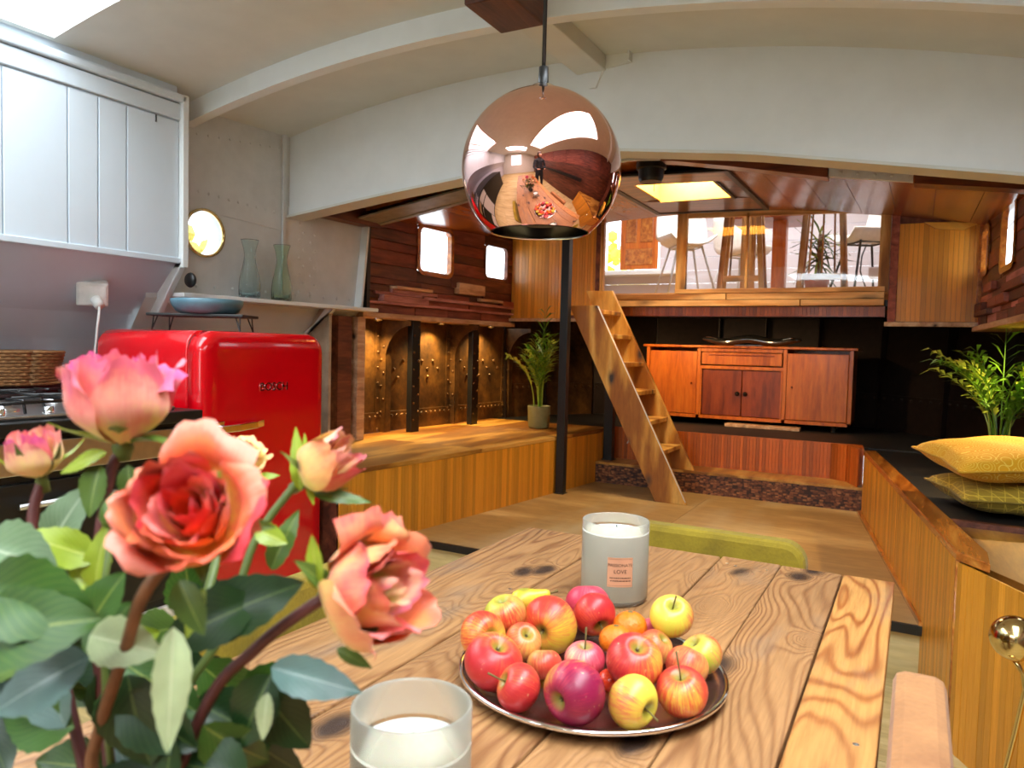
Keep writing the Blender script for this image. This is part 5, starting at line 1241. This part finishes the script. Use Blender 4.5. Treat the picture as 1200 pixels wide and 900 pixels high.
def leafmesh(par, base, d, up, L, W, mat, fold=.25, curl=.2, name='leaf', serr=.04, twist=0.):
    d = d.normalized(); s_ = d.cross(up).normalized(); n = s_.cross(d).normalized()
    nu, nv = 6, 14; vs = []; uvs = []
    for j in range(nv+1):
        v = j/nv; w_ = W/2*(math.sin(pi*v**.85)**.75)*(1-.25*v)*1.12 if 0 < v < 1 else 0.0003
        tw = twist*v; sv = s_*math.cos(tw)+n*math.sin(tw); nn = n*math.cos(tw)-s_*math.sin(tw)
        for i in range(nu+1):
            u = 2*i/nu-1; ww = w_*(1+(serr*(1 if j % 2 else -1) if abs(u) == 1 else 0))
            p = base+d*L*v+sv*u*ww+nn*(fold*abs(u)*w_-curl*L*v*v+.03*L*math.sin(7*v)*abs(u))
            vs.append(p); uvs.append((i/nu, v))
    b = MB(); b.v = [tuple(p) for p in vs]; b.f = [(j*(nu+1)+i, j*(nu+1)+i+1, (j+1)*(nu+1)+i+1, (j+1)*(nu+1)+i) for j in range(nv) for i in range(nu)]; b.uv = uvs
    return b.build(name, mat, par, smooth=True)
def vec(a, b, c): return (CR*a+CU*b-CFW*c).normalized()
def rose(label, C, axis, R_, H, mats, seed, openness, stem_pts, stem_mat, sepals=5, stem_r=.0035, layers=(5, 6, 7), sepal_len=1.0):
    rnd = random.Random(seed); axis = vec(*axis); Q = axis.to_track_quat('Z', 'Y').to_matrix()
    B = C-axis*H*.5
    t = thing('rose', label, 'rose', B, 'roses in the dark vase')
    # heart
    petal_idx = 0; n1, n2, n3 = layers
    for k in range(n1):
        f = k/max(1, n1-1); petal(t, B, Q, k*2.4+rnd.uniform(-.3, .3), 1.5, H*(.86+.03*f), R_*.05, R_*(.16+.22*f), -.10*R_*(1-openness), mats[0], rnd, .05)
    for k in range(n2):
        f = k/n2; petal(t, B, Q, k*2.4+1+rnd.uniform(-.3, .3), 1.05, H*(.90+.05*rnd.random()), R_*.10, R_*(.42+.26*f), (-.22+.5*openness)*R_*.5, mats[k % 2], rnd, .15)
    for k in range(n3):
        f = k/n3; petal(t, B, Q, k*2.4+2+rnd.uniform(-.3, .3), .88, H*(.92-.08*f+.06*rnd.random()), R_*.14, R_*(.74+.24*f), (-.22+.85*openness*(.3+.7*f))*R_*.8+(R_*.38 if openness > .3 and k % 3 == 2 else 0), mats[1+(k % (len(mats)-1))], rnd, .28)
    one('receptacle', stemgreen, lambda b: b.lathe([(.0001, -.012), (.004, -.011), (R_*.20, -.003), (R_*.16, .004), (.0001, .006)], B, 14, Q), t, smooth=True)
    for k in range(sepals):
        a = 2*pi*k/sepals+rnd.uniform(-.2, .2); rad = Q @ Vector((math.cos(a), math.sin(a), 0))
        leafmesh(t, B+rad*R_*.15, rad*.75+axis*rnd.uniform(.2, .75), axis, R_*sepal_len*rnd.uniform(.9, 1.25), R_*.36, LM[3 if k % 2 else 5], .4, rnd.uniform(-.35, .35), 'sepal', 0)
    P_ = [B-axis*.004]+list(stem_pts)
    # smooth the path
    pts = []
    for i in range(len(P_)-1):
        p0 = P_[max(0, i-1)]; p1 = P_[i]; p2 = P_[i+1]; p3 = P_[min(len(P_)-1, i+2)]
        for k in range(6):
            u = k/6; pts.append(.5*((2*p1)+(p2-p0)*u+(2*p0-5*p1+4*p2-p3)*u*u+(3*p1-p0-3*p2+p3)*u**3))
    pts.append(P_[-1]); one('stem', stem_mat, lambda b: b.tube(pts, stem_r, 10), t, smooth=True)
    return t, pts
foot = lambda dx, dy: MOUTH+Vector((dx, dy, -.03))
r1, _ = rose('large salmon pink rose standing tallest in front of the red fridge', at(142, 464, .47), (.02, 1, .10), .0330, .060, [PM['pink'], PM['pink'], PM['pink2']], 3, .34,
     [at(128, 560, .47), at(112, 680, .46), at(120, 820, .45), foot(0, 0)], stemred, layers=(4, 6, 7), sepal_len=1.0)
r2, _ = rose('wide open orange red rose nearest the camera', at(222, 598, .37), (.12, .42, .9), .0315, .044, [PM['orange'], PM['coral'], PM['orange'], PM['coral']], 12, .75,
     [at(172, 690, .385), at(146, 765, .40), at(118, 850, .415), at(110, 920, .42), foot(.01, 0)], stembrown, layers=(6, 7, 8))
r3, _ = rose('peach and coral rose leaning right above the unlabelled candle', at(437, 692, .42), (.80, .22, .42), .0330, .056, [PM['cream'], PM['peach'], PM['coral'], PM['peach']], 21, .6,
     [at(362, 712, .425), at(300, 760, .43), at(235, 840, .43), foot(.01, -.01)], stemred, layers=(4, 6, 7))
r4, _ = rose('half closed cream and pink rosebud leaning right before the fridge', at(386, 543, .50), (.62, .42, .2), .0225, .046, [PM['cream'], PM['cream'], PM['peach']], 31, .1,
     [at(338, 578, .50), at(298, 636, .49), at(262, 740, .47), at(190, 860, .45), foot(-.01, .01)], stemgreen, layers=(3, 4, 4), stem_r=.0028, sepal_len=1.3)
r5, _ = rose('small peach pink rosebud at the far left before the hob', at(42, 530, .50), (-.05, 1, .25), .0195, .034, [PM['pink2'], PM['cream'], PM['pink2']], 41, .3,
     [at(38, 610, .50), at(48, 700, .49), at(80, 820, .46), foot(-.01, 0)], stemred, layers=(3, 4, 5), sepal_len=1.5)
r6, _ = rose('small butter yellow rose half hidden behind the orange rose', at(286, 538, .60), (.35, .8, .35), .0180, .030, [PM['yellow'], PM['yellow'], PM['yellow']], 51, .8,
     [at(268, 600, .58), at(235, 720, .52), at(180, 860, .47), foot(0, .01)], stemgreen, layers=(4, 5, 6))
gb = thing('rosebud', 'small closed green rosebud between the pink and orange roses', 'rosebud', at(132, 608, .44), 'roses in the dark vase')
one('bud', LM[5], lambda b: b.lathe([(.0001, -.008), (.005, -.006), (.0075, 0), (.006, .007), (.0001, .014)], at(132, 605, .44), 12), gb, smooth=True)
one('stem', stemgreen, lambda b: b.tube([at(132, 612, .44), at(120, 700, .44), at(125, 850, .44), foot(0, 0)], .002, 8), gb, smooth=True)

# leaves: parent rose, place of base, direction on screen (deg), toward camera, length, width, kind
def sl(par, px, py, d, ang_, tow, L, W, mi, upang=None, **kw):
    a = math.radians(ang_); dv = (CR*math.cos(a)+CU*math.sin(a)-CFW*tow)
    up = (-CFW*1.0+CU*.45+CR*kw.pop('ux', 0))
    leafmesh(par, at(px, py, d), dv, up, L, W, LM[mi], **kw)
sl(r5, -20, 640, .43, -12, .2, .045, .038, 6); sl(r5, -25, 690, .36, -10, .1, .055, .040, 1, ux=-.3)
sl(r5, -30, 745, .36, 12, .2, .062, .038, 1, ux=.3); sl(r2, 105, 770, .38, 205, .3, .052, .030, 2, ux=-.2); sl(r2, 105, 736, .40, 165, .1, .05, .022, 6)
sl(r2, 105, 745, .40, -8, .2, .040, .026, 4, ux=.2); sl(r1, 112, 690, .45, 80, .2, .040, .018, 3); sl(r1, 108, 690, .45, 130, .1, .022, .011, 3)
sl(r1, 100, 705, .45, 150, .2, .024, .012, 3); sl(r1, 105, 735, .43, 58, .3, .040, .026, 1); sl(r1, 115, 655, .45, 160, .1, .05, .024, 3)
sl(r2, 150, 790, .42, -75, .2, .052, .040, 0); sl(r2, 203, 735, .37, -84, .3, .058, .018, 4, ux=.6); sl(r2, 225, 735, .42, 24, .1, .068, .034, 0, curl=.1)
sl(r3, 300, 705, .42, 200, .3, .055, .032, 0); sl(r4, 318, 668, .49, 68, .1, .042, .016, 5); sl(r3, 318, 782, .42, -8, .3, .056, .022, 2, ux=-.2, curl=.05)
sl(r3, 318, 790, .43, -115, .2, .045, .030, 0); sl(r3, 300, 800, .44, -50, .1, .05, .034, 0); sl(r3, 314, 812, .42, -95, .3, .025, .010, 4)
sl(r5, 60, 640, .48, 62, .1, .044, .028, 6); sl(r1, 125, 530, .46, 200, .1, .032, .010, 3); sl(r1, 150, 545, .47, -80, .2, .030, .014, 5)
sl(r1, 118, 545, .465, -100, .3, .032, .018, 5); sl(r4, 300, 620, .48, -20, .2, .022, .014, 3); sl(r3, 395, 760, .42, -25, .2, .022, .008, 5)
sl(r4, 365, 578, .50, -4, .2, .040, .009, 5); sl(r4, 352, 575, .50, 95, .1, .042, .010, 3); sl(r3, 372, 690, .42, 95, .2, .030, .010, 3); sl(r3, 430, 640, .45, 72, .0, .010, .005, 0)
sl(r6, 300, 560, .58, 10, .1, .018, .006, 3); sl(r2, 210, 680, .38, -60, .3, .030, .016, 5); sl(r2, 240, 690, .39, -110, .3, .026, .010, 3)
rnd = random.Random(5); pars = [r1, r2, r3, r4, r5, r6]
for k in range(60):
    px_ = rnd.uniform(-30, 300); py_ = rnd.uniform(760, 960)+max(0, px_-200)*.35; d = rnd.uniform(.41, .53)
    if k < 16: px_ = rnd.uniform(-20, 260); py_ = rnd.uniform(680, 800); d = rnd.uniform(.47, .56)
    sl(pars[k % 6], px_, py_, d, rnd.uniform(-60, 220), rnd.uniform(-.3, .5), rnd.uniform(.04, .06), rnd.uniform(.024, .036), rnd.choice([0, 0, 0, 1, 1, 5, 0, 2, 3]), ux=rnd.uniform(-.6, .6), fold=rnd.uniform(.1, .4), curl=rnd.uniform(-.1, .3))

# ============================================================ FORWARD CABIN FURNITURE
CZ = 1.56
def stool(cx, y, wb_, wt_, label):
    t = thing('slatted_stool', label, 'stool', (cx, y, CZ), 'wooden stools in the upper cabin')
    zb_, zt_ = CZ, 2.18
    for sg in (-1, 1):
        for dy in (0, .10):
            one('leg', M['pinez'], lambda b: b.bar((cx+sg*wb_/2, y+dy*1.1, zb_), (cx+sg*wt_/2, y+dy, zt_), .036, .03, up=(0, 1, 0)), t, bevel=.003)
    one('crossbar', M['pine'], lambda b: b.box(cx-wb_/2, cx+wb_/2, y-.01, y+.015, zb_+.10, zb_+.14), t, bevel=.002)
    for k in range(3):
        x_ = cx-wt_*.30+wt_*.30*k; one('slat', M['pinez'], lambda b: b.bar((x_*1.0-(cx-x_)*.25, y+.01, zb_+.13), (x_, y+.01, zt_), .012, .01, up=(0, 1, 0)), t)
    one('seat', M['pine'], lambda b: b.box(cx-wt_/2-.03, cx+wt_/2+.03, y-.03, y+.29, zt_, zt_+.03), t, bevel=.004)
stool(-1.135, 5.50, .30, .21, 'slatted wooden stool at the left behind the cabin rail')
stool(-.60, 5.50, .29, .22, 'slatted wooden stool at the right in front of the spiky plant')
ct = thing('pedestal_table', 'brown wooden pedestal table in the upper cabin between the stools', 'table', (-.98, 6.1, CZ))
one('top', M['teakdark'], lambda b: b.box(-1.35, -.80, 5.95, 6.5, 2.18, 2.21), ct, bevel=.004)
one('column', M['teak'], lambda b: b.box(-1.03, -.93, 6.1, 6.2, CZ+.02, 2.18), ct, bevel=.004)
one('foot', M['teak'], lambda b: b.box(-1.2, -.76, 6.0, 6.3, CZ, CZ+.02), ct)
pk = thing('wooden_post', 'light pine post standing behind the left stool', 'post', (-1.16, 5.9, CZ))
one('shaft', M['pinez'], lambda b: b.box(-1.22, -1.12, 5.9, 5.94, CZ, 2.2), pk); one('foot', M['pinez'], lambda b: b.box(-1.24, -1.10, 5.88, 5.96, CZ, CZ+.02), pk)
def shellchair(cx, cy, rz, label, metal):
    t = thing('shell_chair', label, 'chair', (cx, cy, CZ), 'white shell chairs in the upper cabin')
    R_ = Matrix.Rotation(rz, 3, 'Z')
    def L(x, y, z): return Vector((cx, cy, CZ))+R_ @ Vector((x, y, z))
    def sf(u, v):
        a = (u-.5)*2
        if v < .5: k = v*2; return L(a*(.19+.03*k), -.2+.36*k, .45+.04*abs(a)**3*2)
        k = (v-.5)*2; return L(a*(.22-.03*k*k), .16+.05*k-.06*abs(a)**2, .45+.04*abs(a)**3*2*(1-k)+.34*k)
    b = MB(); b.grid(sf, 12, 14); b.build('shell', M['shell'], t, smooth=True, solid=.012)
    for sx in (-1, 1):
        for sy in (-1, 1): one('leg', metal, lambda b: b.tube([L(sx*.10, sy*.1, .45), L(sx*.21, sy*.2, 0)], .009, 8), t, smooth=True)
    one('underframe', metal, lambda b: b.tube([L(-.10, -.1, .44), L(.1, -.1, .44), L(.1, .1, .44), L(-.1, .1, .44), L(-.1, -.1, .44)], .009, 6), t)
shellchair(-1.72, 6.15, .6, 'white shell chair with thin metal legs at the left of the cabin', M['silverpaint'])
shellchair(-1.42, 6.85, 2.6, 'white shell chair behind the left stool', M['silverpaint'])
shellchair(-.38, 6.3, -1.0, 'white shell chair with dark legs at the right of the cabin', M['steeldark'])
yc = thing('spiky_plant', 'spiky dracaena in a terracotta pot in the upper cabin', 'plant', (-.70, 6.12, CZ))
one('pot', M['terracotta'], lambda b: b.lathe([(.0001, 0), (.06, 0), (.085, .13), (.09, .13), (.09, .16), (.078, .16), (.07, .13), (.0001, .13)], (-.70, 6.12, CZ), 24), yc, smooth=False)
one('trunk', stembrown, lambda b: b.tube([(-.70, 6.12, CZ+.12), (-.69, 6.12, CZ+.3), (-.68, 6.11, CZ+.5)], .018, 8), yc, smooth=True)
rnd = random.Random(4)
for k in range(60):
    a = rnd.uniform(0, 2*pi); e = rnd.uniform(-.9, 1.2); z0 = CZ+rnd.uniform(.22, .5)
    d = Vector((math.cos(a)*math.cos(e), math.sin(a)*math.cos(e), math.sin(e)))
    leafmesh(yc, Vector((-.69, 6.12, z0)), d, Vector((0.01, 0, 1)), rnd.uniform(.16, .28), .018, LM[rnd.choice([0, 1, 5, 3])], .3, .35, 'leaf', 0)
cc = one('lamp_cord', M['black'], lambda b: b.tube([at(1027, 263, 6.3), at(1018, 280, 6.3), at(1010, 300, 6.3), at(1008, 318, 6.3), at(1014, 336, 6.3)], .006, 6), None, smooth=True)
tag(cc, 'dark cord hanging at the right of the upper cabin', 'cord')
ws_ = one('wall_step', cabw, lambda b: b.box(-.34, -.18, 6.0, 6.2, 1.72, 1.79), None, bevel=.004); tag(ws_, 'small white ledge at the right end of the upper cabin', 'ledge')

# ============================================================ PHOTOGRAPHER (seen in the copper globe)
ps = thing('person', 'person in dark clothes standing beside the table holding up a phone', 'person', (.16, -.42, 0))
def skin(name, mat, verts, edges, radii, root=0, par=None):
    me_ = bpy.data.meshes.new(name); me_.from_pydata([tuple(Vector(v)+Vector((.16, -.42, 0))-ORG[ps.name]) for v in verts], edges, [])
    o = bpy.data.objects.new(name, me_); link(o, par or ps); me_.materials.append(mat)
    md = o.modifiers.new('skin', 'SKIN')
    for i, sv in enumerate(me_.skin_vertices[0].data):
        sv.radius = radii[i] if isinstance(radii[i], tuple) else (radii[i], radii[i]); sv.use_root = i == root
    md2 = o.modifiers.new('sub', 'SUBSURF'); md2.levels = 1; md2.render_levels = 2
    md.use_smooth_shade = True; ORG[o.name] = ORG[ps.name]; return o
skinm = plain('skin_tone', hx('#c99274'), .5, bump=0); cloth = plain('dark_cloth', hx('#1e2126'), .8); trous = plain('trouser_cloth', hx('#15171c'), .85); hair = plain('brown_hair', hx('#3a2416'), .6)
V_ = [(0, -.06, .96), (0, -.07, 1.12), (0, -.08, 1.30), (0, -.08, 1.43), (0, -.06, 1.50), (0, -.04, 1.60), (0, -.04, 1.70),
      (.19, -.07, 1.40), (.24, -.02, 1.15), (.05, .19, 1.12), (-.18, -.07, 1.40), (-.25, .0, 1.15), (-.18, .22, 1.12),
      (.10, -.06, .90), (.11, -.03, .50), (.12, -.06, .09), (.13, .08, .035), (-.10, -.06, .90), (-.11, -.03, .50), (-.12, -.06, .09), (-.13, .08, .035)]
E_ = [(0, 1), (1, 2), (2, 3), (3, 4), (4, 5), (5, 6), (3, 7), (7, 8), (8, 9), (3, 10), (10, 11), (11, 12), (0, 13), (13, 14), (14, 15), (15, 16), (0, 17), (17, 18), (18, 19), (19, 20)]
Rr = [(.15, .11), (.135, .10), (.15, .11), (.10, .08), .05, (.078, .092), (.07, .085), .055, .042, .027, .055, .042, .027, (.085, .09), .06, .042, .035, (.085, .09), .06, .042, .035]
skin('body', cloth, V_, E_, Rr)
skin('head', skinm, [(0, -.06, 1.49), (0, -.035, 1.59), (0, -.035, 1.68)], [(0, 1), (1, 2)], [.05, (.08, .095), (.074, .09)])
one('hair', hair, lambda b: b.lathe([(.0001, .125), (.05, .115), (.085, .07), (.096, .01), (.092, -.07), (.08, -.09)], Vector((.16, -.485, 1.63)), 20), ps, smooth=True)
for sx, hx_ in ((.05, 1), (-.18, -1)):
    w0 = Vector((sx, .20, 1.12)); to = Vector((-.06-.0, .12, 0))
    skin('hand', skinm, [w0, w0+Vector((-.01*hx_, .05, .01)), w0+Vector((-.02*hx_, .085, .015))], [(0, 1), (1, 2)], [.024, (.034, .016), (.034, .014)])
    for k in range(4):
        f0 = w0+Vector((-.02*hx_+.016*(k-1.5), .08, .012)); skin('finger', skinm, [f0, f0+Vector((-.01*hx_, .03, .012)), f0+Vector((-.025*hx_, .045-.004*abs(k-1.2), .002))], [(0, 1), (1, 2)], [.0085, .008, .007])
    f0 = w0+Vector((-.03*hx_, .04, .015)); skin('thumb', skinm, [f0, f0+Vector((-.022*hx_, .02, .015)), f0+Vector((-.03*hx_, .04, .018))], [(0, 1), (1, 2)], [.011, .009, .008])
pho = thing('phone', 'slim black phone held in both hands by the photographer', 'phone', (.09, -.11, 1.15))
one('body', M['black'], lambda b: b.box(.02, .165, -.105, -.097, 1.115, 1.185), pho, bevel=.004)
one('lens', M['chrome'], lambda b: b.lathe([(.007, 0), (.007, .003), (.0001, .003)], (.04, -.0965, 1.165), 12, Matrix.Rotation(-pi/2, 3, 'X')), pho)
one('eye', M['offwhite'], lambda b: (b.ball((.13, -.372, 1.625), .012, 8), b.ball((.19, -.372, 1.625), .012, 8)), ps, smooth=True)
one('nose', skinm, lambda b: b.tube([(.16, -.372, 1.635), (.16, -.355, 1.60)], [.008, .013], 8), ps, smooth=True)
one('mouth', plain('lips', hx('#9a4a42'), .5), lambda b: b.box(.135, .185, -.378, -.366, 1.565, 1.575), ps, bevel=.003)
